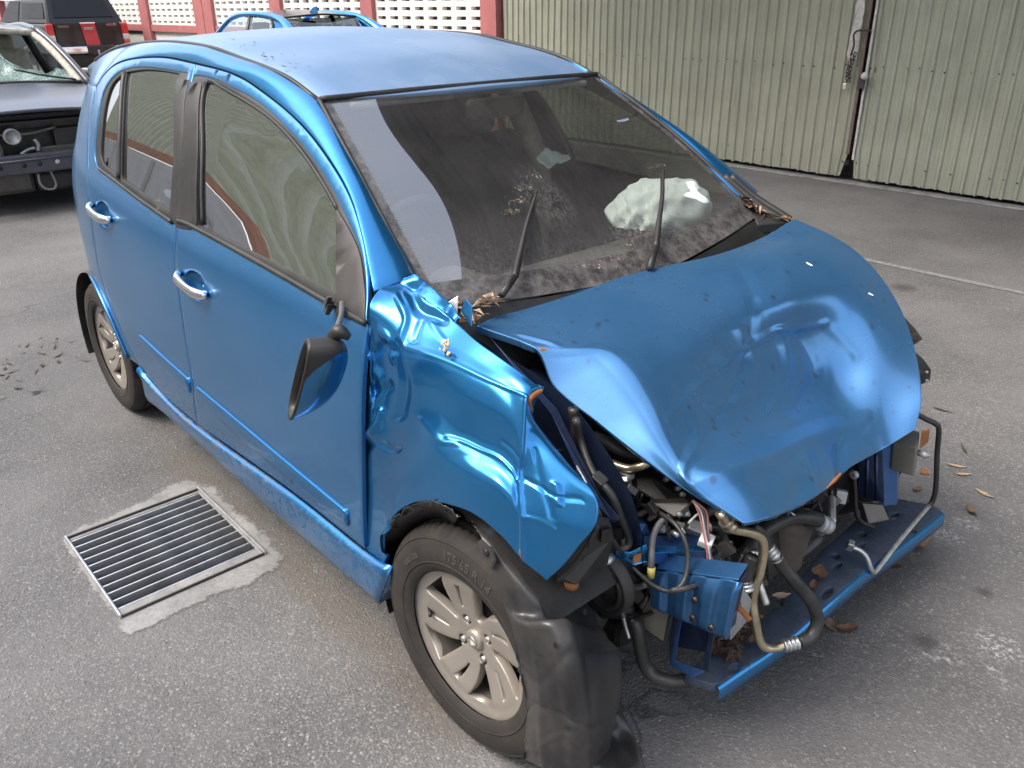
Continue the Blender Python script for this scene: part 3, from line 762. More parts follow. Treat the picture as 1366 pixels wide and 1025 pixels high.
FW_OUT=[[(-1.514,1.422),(-1.468,1.426),(-1.33,1.418),(-1.159,1.389),(-0.992,1.345),(-0.816,1.283),(-0.67,1.219),(-0.586,1.176),(-0.498,1.129),(-0.431,1.088),(-0.378,1.035),(-0.33,0.969)],[(-0.33,0.969),(-0.482,0.975),(-0.821,0.994),(-1.254,1.017),(-1.358,1.015)],[(-1.356,1.011),(-1.393,1.203),(-1.514,1.422)]]
FW_GL=[[(-1.43,1.407),(-1.319,1.407),(-1.151,1.375),(-0.989,1.334),(-0.822,1.276),(-0.685,1.214),(-0.603,1.172)],[(-0.603,1.172),(-0.47,1.003)],[(-0.47,1.003),(-0.812,1.016),(-1.241,1.031)],[(-1.241,1.031),(-1.316,1.232),(-1.43,1.407)]]
SAIL=[[(-0.594,1.168),(-0.512,1.131),(-0.444,1.093),(-0.394,1.048),(-0.362,1.016),(-0.33,0.969)],[(-0.33,0.969),(-0.386,0.973),(-0.462,0.998)],[(-0.462,0.998),(-0.594,1.168)]]
RW_OUT=[[(-1.546,1.429),(-1.746,1.434),(-1.934,1.431),(-2.084,1.406),(-2.174,1.343),(-2.173,1.245),(-2.149,1.133),(-2.104,1.095),(-2.046,1.082)],[(-2.046,1.082),(-1.874,1.061),(-1.644,1.034),(-1.392,1.005)],[(-1.393,1.009),(-1.418,1.179),(-1.546,1.429)]]
RW_GL=[[(-1.61,1.424),(-1.756,1.427),(-1.882,1.424),(-2.007,1.412)],[(-2.007,1.412),(-1.916,1.243),(-1.866,1.084)],[(-1.866,1.084),(-1.659,1.061),(-1.425,1.037)],[(-1.425,1.037),(-1.47,1.216),(-1.61,1.424)]]
RQ_GL=[[(-2.036,1.406),(-2.114,1.366),(-2.131,1.299),(-2.107,1.201),(-2.086,1.132),(-2.043,1.107)],[(-2.043,1.107),(-1.902,1.087)],[(-1.902,1.087),(-1.942,1.24),(-2.036,1.406)]]
def ell(c,a,b,n=28,rot=0):
    return [(c[0]+a*math.cos(t)*math.cos(rot)-b*math.sin(t)*math.sin(rot),c[1]+a*math.cos(t)*math.sin(rot)+b*math.sin(t)*math.cos(rot)) for t in np.linspace(0,2*math.pi,n+1)[:-1]]
HF=(-1.22,0.86); HR=(-2.007,0.943)
def cup(c,parent,mir=False):
    rings=[(1,0.0),(.93,-.010),(.78,-.021),(.5,-.027),(.15,-.029)]
    V=[];n=28
    for s,d in rings:
        for x,z in ell(c,.074*s,.046*s,n): V.append((x,-(side_y(x,z)+d),z))
    F=[(i*n+k,(i+1)*n+k,(i+1)*n+(k+1)%n,i*n+(k+1)%n) for i in range(len(rings)-1) for k in range(n)]+[tuple((len(rings)-1)*n+k for k in range(n))]
    mirror_list.append(mesh('handle_cup',V,F,M['paint'],parent))
def handle(c,parent):
    x0,z0=c; P=[]
    for t in np.linspace(-1,1,17):
        x=x0+.098*t; z=z0+.004-.012*t+.004*t*t; o=.006+.026*(1-t**4); P.append((x,-(side_y(x,z)+o),z))
    V,F=tube_data(P,[.013,.017,.0165,.0155,.0165,.018,.013],10)
    V=[(v[0],P[min(16,i//10)][1]+(v[1]-P[min(16,i//10)][1])*.72,v[2]) for i,v in enumerate(V)]
    mirror_list.append(mesh('door_handle',V,F,M['chrome'],parent))
def door(segs,win,name,label,c):
    d=spanel(name,segs,M['paint_door'],holes=[outline(win,.014),ell(c,.074,.046)],gap=.0035,res=.016,step=.014)
    d['label']=label; cup(c,d); handle(c,d); return d
fd=door([FD_TOP,FD_FRONT,FD_BOT,FD_REAR],FW_OUT,'front_door','front door, its mirror torn off and hanging',HF)
rd=door([RD_TOP,RD_REAR,RD_BOT,FD_REAR],RW_OUT,'rear_door','rear door with black pillar trim',HR)
def sub(name,segs,m,parent,holes=(),off=0,depth=.006,res=.03,step=.016,rad=.0015,gap=0):
    o=outline(segs,step)
    if gap: o=inset(o,gap)
    ob=sheet(name,o,[outline(h,step) for h in holes],sidefn(off),m,parent,res=res,depth=depth,rad=rad); mirror_list.append(ob); return ob
sub('window_trim',FW_OUT,M['black_trim'],fd,[FW_GL],-.003)
sub('window_trim',RW_OUT,M['black_trim'],rd,[RW_GL,RQ_GL],-.003)
sub('window_glass',FW_GL,M['tint'],fd,off=-.010,depth=0,gap=-.004); sub('window_glass',RW_GL,M['tint'],rd,off=-.010,depth=0,gap=-.004); sub('quarter_glass',RQ_GL,M['tint'],rd,off=-.010,depth=0,gap=-.004)
sub('pillar_cover',[[(-1.508,1.406),(-1.419,1.221),(-1.37,1.006)],[(-1.37,1.006),(-1.284,1.014),(-1.239,1.027)],[(-1.239,1.027),(-1.316,1.232),(-1.43,1.403)],[(-1.43,1.403),(-1.508,1.406)]],M['black_trim'],fd,off=.0025,depth=.006)
sub('pillar_cover',[[(-1.602,1.41),(-1.472,1.216),(-1.429,1.025)],[(-1.429,1.025),(-1.373,1.012)],[(-1.373,1.012),(-1.419,1.221),(-1.521,1.409)],[(-1.521,1.409),(-1.602,1.41)]],M['black_trim'],rd,off=.0025,depth=.006)
sub('sail_panel',SAIL,M['sail'],fd,off=.004,depth=.012)
# rubber seals round the glass, belt mouldings
def ribbon(name,pts,off,r,m,parent,seg=8,mir=True):
    P=[(x,-(side_y(x,z)+off),z) for x,z in resample(sm(pts,8),.02)]
    V,F=tube_data(P,r,seg); o=mesh(name,V,F,m,parent)
    if mir: mirror_list.append(o)
    return o
ribbon('belt_moulding',[(-0.329,0.974),(-0.486,0.983),(-0.826,1.004),(-1.259,1.026),(-1.364,1.025)],.003,.0075,M['black_trim'],fd)
ribbon('belt_moulding',[(-1.402,1.016),(-1.649,1.042),(-1.879,1.07),(-2.059,1.09)],.003,.007,M['black_trim'],rd)
ribbon('window_seal',[(-1.218,1.037),(-1.301,1.233),(-1.413,1.4),(-1.312,1.399),(-1.144,1.367),(-0.99,1.329),(-0.829,1.271),(-0.691,1.21),(-0.601,1.166)],-.006,.0055,M['rubber'],fd)
ribbon('divider_bar',[(-2.017,1.409),(-1.929,1.241),(-1.879,1.082)],-.002,.010,M['black_trim'],rd)
# body-coloured rubbing strips
def strip(name,top,bot,parent):
    o=outline([top,[top[-1],bot[-1]],bot[::-1],[bot[0],top[0]]],.012)
    V,F=fill2d(o,[],.02); V3=np.array([sidefn(.007)(a,b) for a,b in V]); V3,F=rim_mesh(V3,F,.012,.0035); ob=mesh(name,V3,F,M['paint_sill'],parent); mirror_list.append(ob)
strip('rubbing_strip',[(-1.347,0.488),(-0.986,0.473),(-0.672,0.459),(-0.43,0.45)],[(-1.357,0.435),(-1.009,0.418),(-0.689,0.405),(-0.433,0.41)],fd)
strip('rubbing_strip',[(-1.841,0.529),(-1.615,0.507),(-1.406,0.493)],[(-1.833,0.484),(-1.633,0.455),(-1.428,0.441)],rd)
# ---- quarter panel with the rear wheel arch
ARC=[(-2.44+.325*math.cos(t),.275+.335*math.sin(t)) for t in np.linspace(R(197),R(12),22)]
QR=[(-2.88,1.30),(-2.97,1.10),(-3.02,.85),(-3.03,.55),(-3.01,.36)]
QT=[(-2.304,1.347),(-2.45,1.345),(-2.66,1.33),(-2.88,1.30)]
quarter=spanel('rear_quarter_panel',[QT,QR,[QR[-1],(-2.90,.33),ARC[0]],ARC,[ARC[-1],(-2.001,0.355)],RD_REAR[::-1]],M['paint_door'],gap=.001,depth=.02)
ribbon('arch_lip',ARC,.004,.008,M['paint_door'],quarter)
spanel('rear_bumper_corner',[[(-2.77,.372),(-2.90,.335),(-3.01,.365)],[(-3.01,.365),(-2.99,.25)],[(-2.99,.25),(-2.80,.24)],[(-2.80,.24),(-2.77,.372)]],M['black'],off=-.012)
# ---- roof rail and windscreen pillar: skin between the door gap and the roof edge
def s3(p,off=0): return (p[0],-(side_y(*p)+off),p[1])
gapc=[s3(p) for p in [(-2.88,1.30),(-2.66,1.33),(-2.45,1.345)]+[(-2.311,1.352),(-2.242,1.396),(-2.136,1.438),(-1.968,1.46),(-1.755,1.469),(-1.528,1.459),(-1.271,1.441),(-1.098,1.402),(-0.873,1.335),(-0.703,1.268),(-0.57,1.203),(-0.468,1.133),(-0.403,1.082),(-0.348,1.037)]]
ditch=[(x,-.534-.012*math.sin(max(0,min(1,(-x-.9)/1.6))*3.14),roof_z(x,.54)) for x in (-2.84,-2.62,-2.42,-2.25,-2.1,-1.95,-1.8,-1.62,-1.5,-1.3,-1.1,-.893)]+[(-0.676,-0.581,1.264),(-0.517,-0.613,1.162),(-0.402,-0.625,1.083),(-0.36,-0.632,1.052),(-0.344,-0.635,1.041)]
def along(c,n):
    P=np.array(sm(c,10)); d=np.r_[0,np.cumsum(np.linalg.norm(np.diff(P,axis=0),axis=1))]; return np.c_[tuple(np.interp(np.linspace(0,d[-1],n),d,P[:,k]) for k in range(3))]
A=np.array(sm(gapc,10)); B=np.array(sm(ditch,10))
A=along(gapc,110); B=along(ditch,110)
G=[]
for t in np.linspace(0,1,9):
    base=A*(1-t)+B*t; n=np.cross(np.gradient(A,axis=0),B-A); n/=np.linalg.norm(n,axis=1)[:,None]
    G.append(base+n*(.010*4*t*(1-t)*(1+.5*(t-.5))))
G=np.array(G)
nn=np.cross(G[1]-G[0],np.gradient(G[0],axis=0)); 
sgn=-1 if (np.cross(np.gradient(A,axis=0),B-A)[60][2]<0) else 1
if sgn<0:
    G=np.array([A*(1-t)+B*t-(G[i]-(A*(1-t)+B*t)) for i,t in enumerate(np.linspace(0,1,9))])
V=G.reshape(-1,3); F=grid_faces(9,110,sgn<0)
n0=np.cross(V[F[300][1]]-V[F[300][0]],V[F[300][2]]-V[F[300][0]])
if n0[2]<0: F=[f[::-1] for f in F]
V,F=rim_mesh(V,F,.014,.002)
rail=mesh('roof_rail',V,F,M['paint'],car); mirror_list.append(rail)
# dark seal inside the door gap
P=[(p[0],p[1]+.016,p[2]-.010) for p in gapc[:-2]]; V,F=tube_data(sm(P,6),.009,8); o=mesh('door_seal',V,F,M['rubber'],car); mirror_list.append(o)
# inner skin of the body side closes the gaps
inn=[[(-2.3,1.33)]+[(-2.166,1.42),(-1.958,1.451),(-1.746,1.461),(-1.516,1.449),(-1.26,1.431),(-1.091,1.393),(-0.865,1.327),(-0.7,1.259),(-0.569,1.195),(-0.47,1.128),(-0.411,1.08),(-0.363,1.028),(-0.326,0.962)],[(-0.326,0.962),(-0.377,0.362)],[(-0.377,0.362),(-0.783,0.339),(-1.486,0.272),(-2.017,0.339)],RD_REAR[::-1][:-1]+[(-2.3,1.33)]]
def shr(segs,d): return inset(outline(segs,.03),d)
V,F=fill2d(outline(inn,.03),[shr(FW_OUT,.012),shr(RW_OUT,.012)],.06)
o=mesh('inner_side',[sidefn(-.035)(a,b) for a,b in V],F,M['interior'],car); mirror_list.append(o)
# ---- sill skirt
SK_T=[(-1.999,0.349),(-1.972,0.321),(-1.756,0.283),(-1.468,0.289),(-0.78,0.346),(-0.372,0.355),(-0.245,0.38)]
SK_B=[(-2.197,0.149),(-1.862,0.165),(-1.252,0.197),(-0.704,0.225),(-0.318,0.228)]
z0=.205
SK_B=[(SK_T[0][0]-.02,.185),(-1.75,.205),(-1.2,.212),(-.7,.222),(-0.318,0.228)]
rows=[]
for k,(t,off) in enumerate([(0,-.004),(.04,.010),(.10,.016),(.30,.012),(.45,.016),(.8,.026),(.95,.024),(1.0,.012),(1.04,-.03)]):
    a=np.array(resample(sm(SK_T,8),.03)); b=np.array(sm(SK_B,8)); 
    s=np.linspace(0,1,60); f=lambda c:np.c_[np.interp(s,np.linspace(0,1,len(c)),c[:,0]),np.interp(s,np.linspace(0,1,len(c)),c[:,1])]
    q=f(a)*(1-t)+f(np.array(resample(b,.03)))*t
    rows.append([s3((x,z),off) for x,z in q])
V=np.array(rows).reshape(-1,3); F=grid_faces(len(rows),60)
n0=np.cross(V[F[200][1]]-V[F[200][0]],V[F[200][2]]-V[F[200][0]])
if n0[1]>0: F=[f[::-1] for f in F]
n=len(V); cap=[i*60+59 for i in range(len(rows))]
o=mesh('side_skirt',V,F+[tuple(cap)],M['paint_sill'],car); mirror_list.append(o)
prism('skirt_end',[s3((-0.245,0.38),.0),s3((-0.318,0.228),.02),(-.345,-.70,.225),(-.345,-.70,.37)],(.004,0,0),M['paint_sill'],car,bev=0)

# ---- roof
def arcx(y): return -.818-.075*(abs(y)/.534)**2
ro=[(x,-.528-.012*math.sin(max(0,min(1,(-x-.9)/1.6))*3.14)) for x in np.linspace(-.895,-2.80,40)]+[(-2.80-.06*math.cos(t*math.pi/2),t*.528) for t in np.linspace(-.97,.97,24)]
ro+=[(x,.528+.012*math.sin(max(0,min(1,(-x-.9)/1.6))*3.14)) for x in np.linspace(-2.80,-.895,40)]+[(arcx(y)-.004,y) for y in np.linspace(.50,-.50,24)]
sheet('roof',ro,[],lambda x,y:(x,y,roof_z(x,y)+.004*max(0,1-abs(y)/.5)-(.012*max(0,(abs(y)-.50)/.04)**2)),M['paint_roof'],car,res=.05,depth=.012)
P=[(x,-.534-.012*math.sin(max(0,min(1,(-x-.9)/1.6))*3.14)-.002,roof_z(x,.54)-.002) for x in np.linspace(-.90,-2.70,40)]
V,F=tube_data(P,.0075,8); o=mesh('roof_moulding',V,F,M['black_trim'],car); mirror_list.append(o)
V,F=fill2d(inset(ro,.03),[],.12); mesh('headliner',[(x,y,roof_z(x,y)-.035) for x,y in V],[f[::-1] for f in F],M['headliner'],car)

# ---- windscreen
nu,nv=60,44
G=net_surface(WS_NET,nu,nv); V=G.reshape(-1,3)
o=mesh('windshield',V,grid_faces(nu,nv),M['windshield'],car)
a=o.data.attributes.new('panel_uv','FLOAT_VECTOR','POINT'); uvw=np.array([(i/(nu-1),j/(nv-1),0) for i in range(nu) for j in range(nv)],float); a.data.foreach_set('vector',uvw.ravel())
def edge_tube(name,pts,r,m,par): 
    V,F=tube_data(pts,r,8); return mesh(name,V,F,m,par)
edge_tube('windshield_seal',list(G[:,0]+np.array((.004,0,.003))),.0075,M['rubber'],o)
edge_tube('windshield_seal',list(G[0]+np.array((.002,-.004,.003))),.007,M['rubber'],o)
edge_tube('windshield_seal',list(G[-1]+np.array((.002,.004,.003))),.008,M['rubber'],o)
# far pillar foot: black ribbed moulding
for k,dy in enumerate((0,.018)):
    tube('pillar_moulding',[(-0.392,0.655,1.092),(-0.317,0.68,1.036),(-0.25,0.7,1),(-0.195,0.715,0.973)] if k==0 else [(-0.411,0.645,1.091),(-0.332,0.665,1.036),(-0.267,0.685,0.995),(-0.207,0.7,0.966)],.013 if k else .012,M['black_trim'],car)

# ---- hatch and rear window, closing the back
qr=[(-2.84,-.50,1.385)]+[s3(p) for p in QR]+[(-2.97,-.60,.25)]
curves=[]
for p in qr:
    s=abs(p[1]); curves.append([(p[0]-.075*(1-t*t),s*t,p[2]) for t in np.linspace(-1,1,15)])
hb=loft('tailgate',curves[2:],M['paint_door'],car,n=30,rows=24)
loft('rear_window',curves[:3],M['dark_glass'],car,n=30,rows=12); 
for o_ in (hb,): pass

# ---- bonnet
def dented(net,nu,nv,creases,m,name,depth=.02,ripple=0,seed=1,cut=None):
    G=net_surface(net,nu,nv); U,Vv=np.meshgrid(np.linspace(0,1,nu),np.linspace(0,1,nv),indexing='ij')
    n=np.cross(np.gradient(G,axis=0),np.gradient(G,axis=1)); n/=np.linalg.norm(n,axis=2)[...,None]+1e-12
    mid=n[nu//2,nv//2]
    if mid[2]*.6-mid[1]<0: n=-n; flip=True
    else: flip=False
    D=np.zeros((nu,nv))
    for pts,amp,w,kind in creases:
        P=np.array(sm(pts,6) if len(pts)>2 else pts,float)
        d=np.full((nu,nv),9.)
        if len(P)==1: d=np.hypot(U-P[0][0],Vv-P[0][1])
        for a,b in zip(P[:-1],P[1:]):
            e=b-a; L=e@e+1e-12; t=np.clip(((U-a[0])*e[0]+(Vv-a[1])*e[1])/L,0,1); d=np.minimum(d,np.hypot(U-a[0]-t*e[0],Vv-a[1]-t*e[1]))
        x=d/w
        D+=amp*(np.exp(-x*x) if kind=='g' else np.maximum(0,1-np.sqrt(x*x+.003)))
    if ripple:
        rr=np.random.default_rng(seed)
        for _ in range(14):
            f=rr.uniform(4,17,2)*rr.choice([-1,1],2); ph=rr.uniform(0,6.3); D+=ripple*np.sin(f[0]*U+f[1]*Vv+ph)*rr.uniform(.3,1)*6/np.hypot(*f)
    G=G+n*D[...,None]
    F=grid_faces(nu,nv,flip); V=G.reshape(-1,3)
    if cut is not None:
        keep=cut(U,Vv).ravel(); F=[f for f in F if all(keep[i] for i in f)]
    V,F=rim_mesh(V,F,depth,.002)
    return mesh(name,V,F,m,car),G
HC=[([(0,0.167),(0.158,0.233),(0.167,0.367),(0.167,0.542),(0.167,0.75)],.004,.04,'t'),
    ([(0.158,0.842),(0.383,0.808),(0.558,0.808),(0.75,0.867)],.007,.05,'t'),
    ([(0.2,0.575),(0.392,0.475),(0.583,0.425)],.003,.02,'t'),
    ([(0.583,0.425),(0.708,0.467)],.003,.02,'t'),([(0.708,0.467),(0.767,0.625)],.003,.02,'t'),
    ([(0.492,0.375),(0.483,0.517),(0.375,0.625)],.004,.02,'t'),([(0.592,0.425),(0.558,0.583),(0.475,0.667)],.004,.02,'t'),([(0.392,0.425),(0.417,0.55),(0.342,0.65)],-.004,.03,'t'),([(0.633,0.483),(0.633,0.625),(0.533,0.7)],-.004,.03,'t'),([(0.575,0.283),(0.508,0.417),(0.442,0.517)],-.003,.02,'t'),([(0.317,0.492),(0.367,0.575),(0.442,0.6)],.003,.02,'t'),
    ([(0.367,0.883),(0.342,0.992)],-.006,.05,'t'),([(0.483,0.867),(0.475,1)],.006,.04,'t'),
    ([(0.658,0.083),(0.583,0.275),(0.575,0.425)],-.003,.03,'t'),([(0.8,0.092),(0.65,0.325)],.003,.04,'g'),([(0.133,0.808),(0.283,0.675),(0.308,0.542)],.005,.03,'t'),
    ([(0.625,1),(0.633,0.908)],-.010,.05,'t'),([(0.375,1),(0.433,0.95)],-.006,.04,'t'),([(0.058,0.1),(0.092,0.15)],.004,.03,'t')]
hood,HGr=dented([[(-0.186,-0.591,0.957),(-0.061,-0.53,0.919),(0.003,-0.529,0.847),(0.113,-0.503,0.791),(0.223,-0.479,0.739),(0.314,-0.443,0.684),(0.404,-0.408,0.642)],[(-0.218,-0.485,0.949),(-0.025,-0.439,0.924),(0.077,-0.407,0.897),(0.168,-0.408,0.829),(0.241,-0.426,0.764),(0.318,-0.438,0.706),(0.431,-0.404,0.65)],[(-0.204,-0.238,0.961),(-0.024,-0.231,0.935),(0.097,-0.236,0.885),(0.165,-0.245,0.806),(0.245,-0.273,0.731),(0.365,-0.331,0.71),(0.451,-0.309,0.64)],[(-0.164,0.007,0.969),(-0.027,0.006,0.946),(0.087,0.014,0.893),(0.136,0.061,0.782),(0.22,0.05,0.688),(0.341,-0.017,0.634),(0.431,-0.085,0.589)],[(-0.125,0.22,0.972),(0.007,0.222,0.957),(0.119,0.237,0.897),(0.149,0.311,0.779),(0.211,0.312,0.665),(0.31,0.23,0.594),(0.395,0.103,0.557)],[(-0.131,0.449,0.975),(0.003,0.453,0.963),(0.123,0.458,0.911),(0.215,0.458,0.825),(0.282,0.434,0.718),(0.335,0.375,0.62),(0.39,0.296,0.534)],[(-0.15,0.661,0.994),(0.004,0.665,0.956),(0.124,0.656,0.896),(0.235,0.62,0.812),(0.333,0.545,0.717),(0.403,0.455,0.64),(0.425,0.404,0.571)]],200,200,HC,M['paint_hood'],'bonnet',.016,.0008,3)
hood['label']='buckled bonnet, folded down over the crushed nose'
# ---- right front wing
FC=[([(0.758,0.192),(0.758,0.4),(0.75,0.6),(0.758,0.8),(0.75,0.992)],.006,.018,'t'),
    ([(0.225,0.2),(0.392,0.2),(0.558,0.208),(0.742,0.192)],.0025,.02,'t'),
    ([(0.058,0.392),(0.125,0.375),(0.108,0.442),(0.05,0.508)],.010,.022,'t'),([(0,0.483),(0.092,0.433),(0.167,0.375)],-.008,.018,'t'),([(0,0.4),(0.117,0.283),(0.192,0.25)],-.007,.02,'t'),([(0.092,0.25),(0.158,0.233),(0.183,0.283)],.006,.022,'t'),([(0.125,0.475),(0.083,0.542),(0.008,0.6)],.009,.02,'t'),([(0.008,0.642),(0.117,0.583),(0.208,0.617)],-.006,.02,'t'),
    ([(0.217,0.217),(0.233,0.35),(0.208,0.475)],-.007,.03,'t'),([(0.383,0.592),(0.5,0.6),(0.733,0.617)],.003,.02,'t'),([(0.283,0.5),(0.35,0.608),(0.4,0.617)],.003,.025,'t'),
    ([(0.142,0.008),(0.233,0.042),(0.35,0.025)],-.010,.035,'t'),([(0.1,0.075),(0.2,0.108),(0.217,0.183)],.006,.025,'t'),([(0.275,0.083),(0.283,0.15)],-.005,.022,'t'),([(0.317,0.058),(0.392,0.108)],.003,.02,'t'),
    ([(0.875,0.6),(0.875,0.692)],.006,.018,'t'),([(0.775,0.592),(0.867,0.658),(0.95,0.617)],-.003,.018,'t'),([(0.825,0.442),(0.825,0.592),(0.858,0.775)],-.004,.02,'t'),([(0.767,0.792),(0.875,0.817)],.003,.015,'t'),([(0.617,0.5),(0.733,0.492)],-.003,.02,'t')]
fender,FGr=dented([[(-0.367,-0.689,1.043),(-0.336,-0.747,1.04),(-0.313,-0.788,1.017),(-0.306,-0.795,0.963),(-0.31,-0.802,0.874),(-0.323,-0.816,0.751),(-0.344,-0.821,0.641),(-0.365,-0.821,0.547),(-0.377,-0.822,0.438),(-0.38,-0.825,0.329)],[(-0.315,-0.698,1.044),(-0.292,-0.751,1.03),(-0.283,-0.787,0.991),(-0.294,-0.791,0.908),(-0.309,-0.794,0.81),(-0.292,-0.82,0.727),(-0.311,-0.824,0.632),(-0.334,-0.823,0.542),(-0.331,-0.825,0.442),(-0.317,-0.827,0.337)],[(-0.254,-0.709,1.043),(-0.245,-0.755,1.013),(-0.241,-0.787,0.964),(-0.248,-0.791,0.882),(-0.25,-0.797,0.798),(-0.241,-0.813,0.731),(-0.246,-0.824,0.66),(-0.265,-0.827,0.585),(-0.274,-0.829,0.491),(-0.278,-0.831,0.39)],[(-0.21,-0.708,1.033),(-0.205,-0.753,0.991),(-0.195,-0.786,0.944),(-0.174,-0.795,0.89),(-0.159,-0.802,0.832),(-0.144,-0.816,0.782),(-0.146,-0.827,0.727),(-0.163,-0.835,0.669),(-0.207,-0.835,0.58),(-0.259,-0.835,0.48)],[(-0.165,-0.705,1.022),(-0.159,-0.747,0.987),(-0.136,-0.785,0.951),(-0.108,-0.793,0.899),(-0.086,-0.799,0.849),(-0.061,-0.816,0.819),(-0.048,-0.83,0.782),(-0.059,-0.834,0.734),(-0.115,-0.835,0.658),(-0.19,-0.837,0.572)],[(-0.111,-0.704,1.006),(-0.103,-0.739,0.981),(-0.072,-0.778,0.955),(-0.039,-0.79,0.909),(-0.016,-0.795,0.863),(-0.003,-0.799,0.827),(0.021,-0.816,0.802),(0.03,-0.83,0.773),(-0.017,-0.835,0.715),(-0.09,-0.838,0.646)],[(-0.044,-0.715,0.995),(-0.034,-0.741,0.976),(-0.009,-0.77,0.954),(0.019,-0.784,0.914),(0.034,-0.785,0.866),(0.051,-0.789,0.827),(0.076,-0.807,0.803),(0.089,-0.825,0.781),(0.061,-0.834,0.738),(0.011,-0.838,0.684)],[(0.025,-0.718,0.983),(0.029,-0.737,0.967),(0.049,-0.761,0.948),(0.074,-0.774,0.913),(0.088,-0.778,0.871),(0.101,-0.783,0.831),(0.121,-0.799,0.802),(0.139,-0.82,0.782),(0.121,-0.829,0.742),(0.089,-0.836,0.698)],[(0.089,-0.716,0.969),(0.093,-0.735,0.961),(0.1,-0.751,0.94),(0.122,-0.768,0.906),(0.133,-0.775,0.862),(0.139,-0.781,0.821),(0.157,-0.798,0.791),(0.174,-0.816,0.766),(0.171,-0.824,0.726),(0.161,-0.831,0.683)],[(0.128,-0.708,0.953),(0.131,-0.727,0.951),(0.138,-0.746,0.935),(0.151,-0.763,0.893),(0.162,-0.776,0.848),(0.167,-0.783,0.808),(0.182,-0.798,0.775),(0.197,-0.812,0.744),(0.206,-0.818,0.699),(0.217,-0.825,0.652)],[(0.135,-0.702,0.946),(0.133,-0.719,0.936),(0.139,-0.734,0.917),(0.159,-0.746,0.885),(0.184,-0.758,0.851),(0.208,-0.769,0.818),(0.229,-0.781,0.784),(0.241,-0.791,0.748),(0.242,-0.802,0.695),(0.241,-0.817,0.639)],[(0.135,-0.699,0.942),(0.126,-0.71,0.919),(0.131,-0.719,0.895),(0.164,-0.728,0.872),(0.209,-0.74,0.847),(0.253,-0.744,0.812),(0.276,-0.756,0.774),(0.28,-0.772,0.735),(0.269,-0.788,0.681),(0.251,-0.807,0.625)],[(0.136,-0.698,0.94),(0.121,-0.703,0.906),(0.126,-0.708,0.875),(0.167,-0.712,0.854),(0.228,-0.719,0.828),(0.301,-0.725,0.795),(0.32,-0.737,0.749),(0.304,-0.761,0.704),(0.283,-0.781,0.657),(0.257,-0.8,0.613)]],190,170,FC,M['paint_fender'],'front_wing',.012,.0004,5)
fender['label']='crumpled right front wing pushed off the door'
# torn rusty lip of the wing and of the bonnet
tube('torn_edge',[(0.136,-0.698,0.94),(0.133,-0.709,0.938),(0.137,-0.733,0.931),(0.128,-0.718,0.898)],[.004,.007,.006,.003],M['rust'],fender,seg=6)
tube('torn_edge',[(-0.064,-0.527,0.922),(-0.053,-0.52,0.917),(-0.039,-0.503,0.916),(-0.027,-0.484,0.918)],[.003,.006,.004,.001],M['rust'],hood,seg=6)
tube('rust_scrape',[(0.428,-0.065,0.585),(0.414,0.002,0.573),(0.402,0.056,0.564)],[.002,.005,.003],M['rust'],hood,seg=6)
tube('rust_scrape',[(0.209,-0.823,0.672),(0.216,-0.824,0.656)],[.003,.006],M['rust'],fender,seg=6)
# crumpled inner flange between wing and pillar
rows=[[(-0.324,-0.66,1.06),(-0.254,-0.665,1.046),(-0.189,-0.67,1.032),(-0.151,-0.67,1.004)],[(-0.339,-0.675,1.05),(-0.272,-0.68,1.025),(-0.194,-0.685,1.016),(-0.143,-0.685,0.997)],[(-0.36,-0.69,1.045),(-0.28,-0.69,1.028),(-0.201,-0.69,1.013),(-0.129,-0.69,0.995)]]
G=net_surface(rows,10,40); rr=np.random.default_rng(4); G=G+.006*(np.sin(np.linspace(0,19,40)+1.5*np.sin(np.linspace(0,7,40)))*np.interp(np.arange(40),[0,9,20,30,39],[.3,1.3,.5,1.2,.4]))[None,:,None]*np.array((.3,-.4,1))*np.sin(np.linspace(0,3.1,10))[:,None,None]
V,F=rim_mesh(G.reshape(-1,3),grid_faces(10,40,True),.004,.001); mesh('wing_flange',V,F,M['paint'],car)
for k,pp in enumerate((((0,0,0),(.022,.004,-.022),(.012,.016,.012)),((.03,.008,-.012),(.062,.012,-.042),(.05,.024,-.004),(.036,.02,.010)))):
    q0=np.array((-0.206,-0.655,1.021)); prism('torn_tab',[q0+np.array(x) for x in pp],(0,.002,.002),(M['alu'],M['paint'])[k],car,bev=0)

# ---- scuttle between screen and bonnet
bot=[tuple(p) for p in net_surface(WS_NET,40,3)[:,2]]
top=[(p[0]+.006,p[1],p[2]-.004) for p in bot]; mid=[(p[0]+.04,p[1]*1.03,p[2]-.060) for p in bot]; low=[(p[0]+.08,p[1]*1.05,p[2]-.16) for p in bot]
V=np.array([top,mid,low]); V=np.einsum('ai,ijk->ajk',cr_weights(3,np.linspace(0,2,9)),V)
V[4:6,:,2]+=.006
o=mesh('scuttle_panel',V.reshape(-1,3),grid_faces(9,40,True),M['black'],car)
hexa('scuttle_corner',[(-0.242,0.6,0.97),(-0.186,0.7,0.972),(-0.231,0.715,0.991),(-0.312,0.655,1.017)],[tuple(np.array(q)+(0,0,-.03)) for q in ((-0.242,0.6,0.97),(-0.186,0.7,0.972),(-0.231,0.715,0.991),(-0.312,0.655,1.017))],M['black'],o,bev=.004)
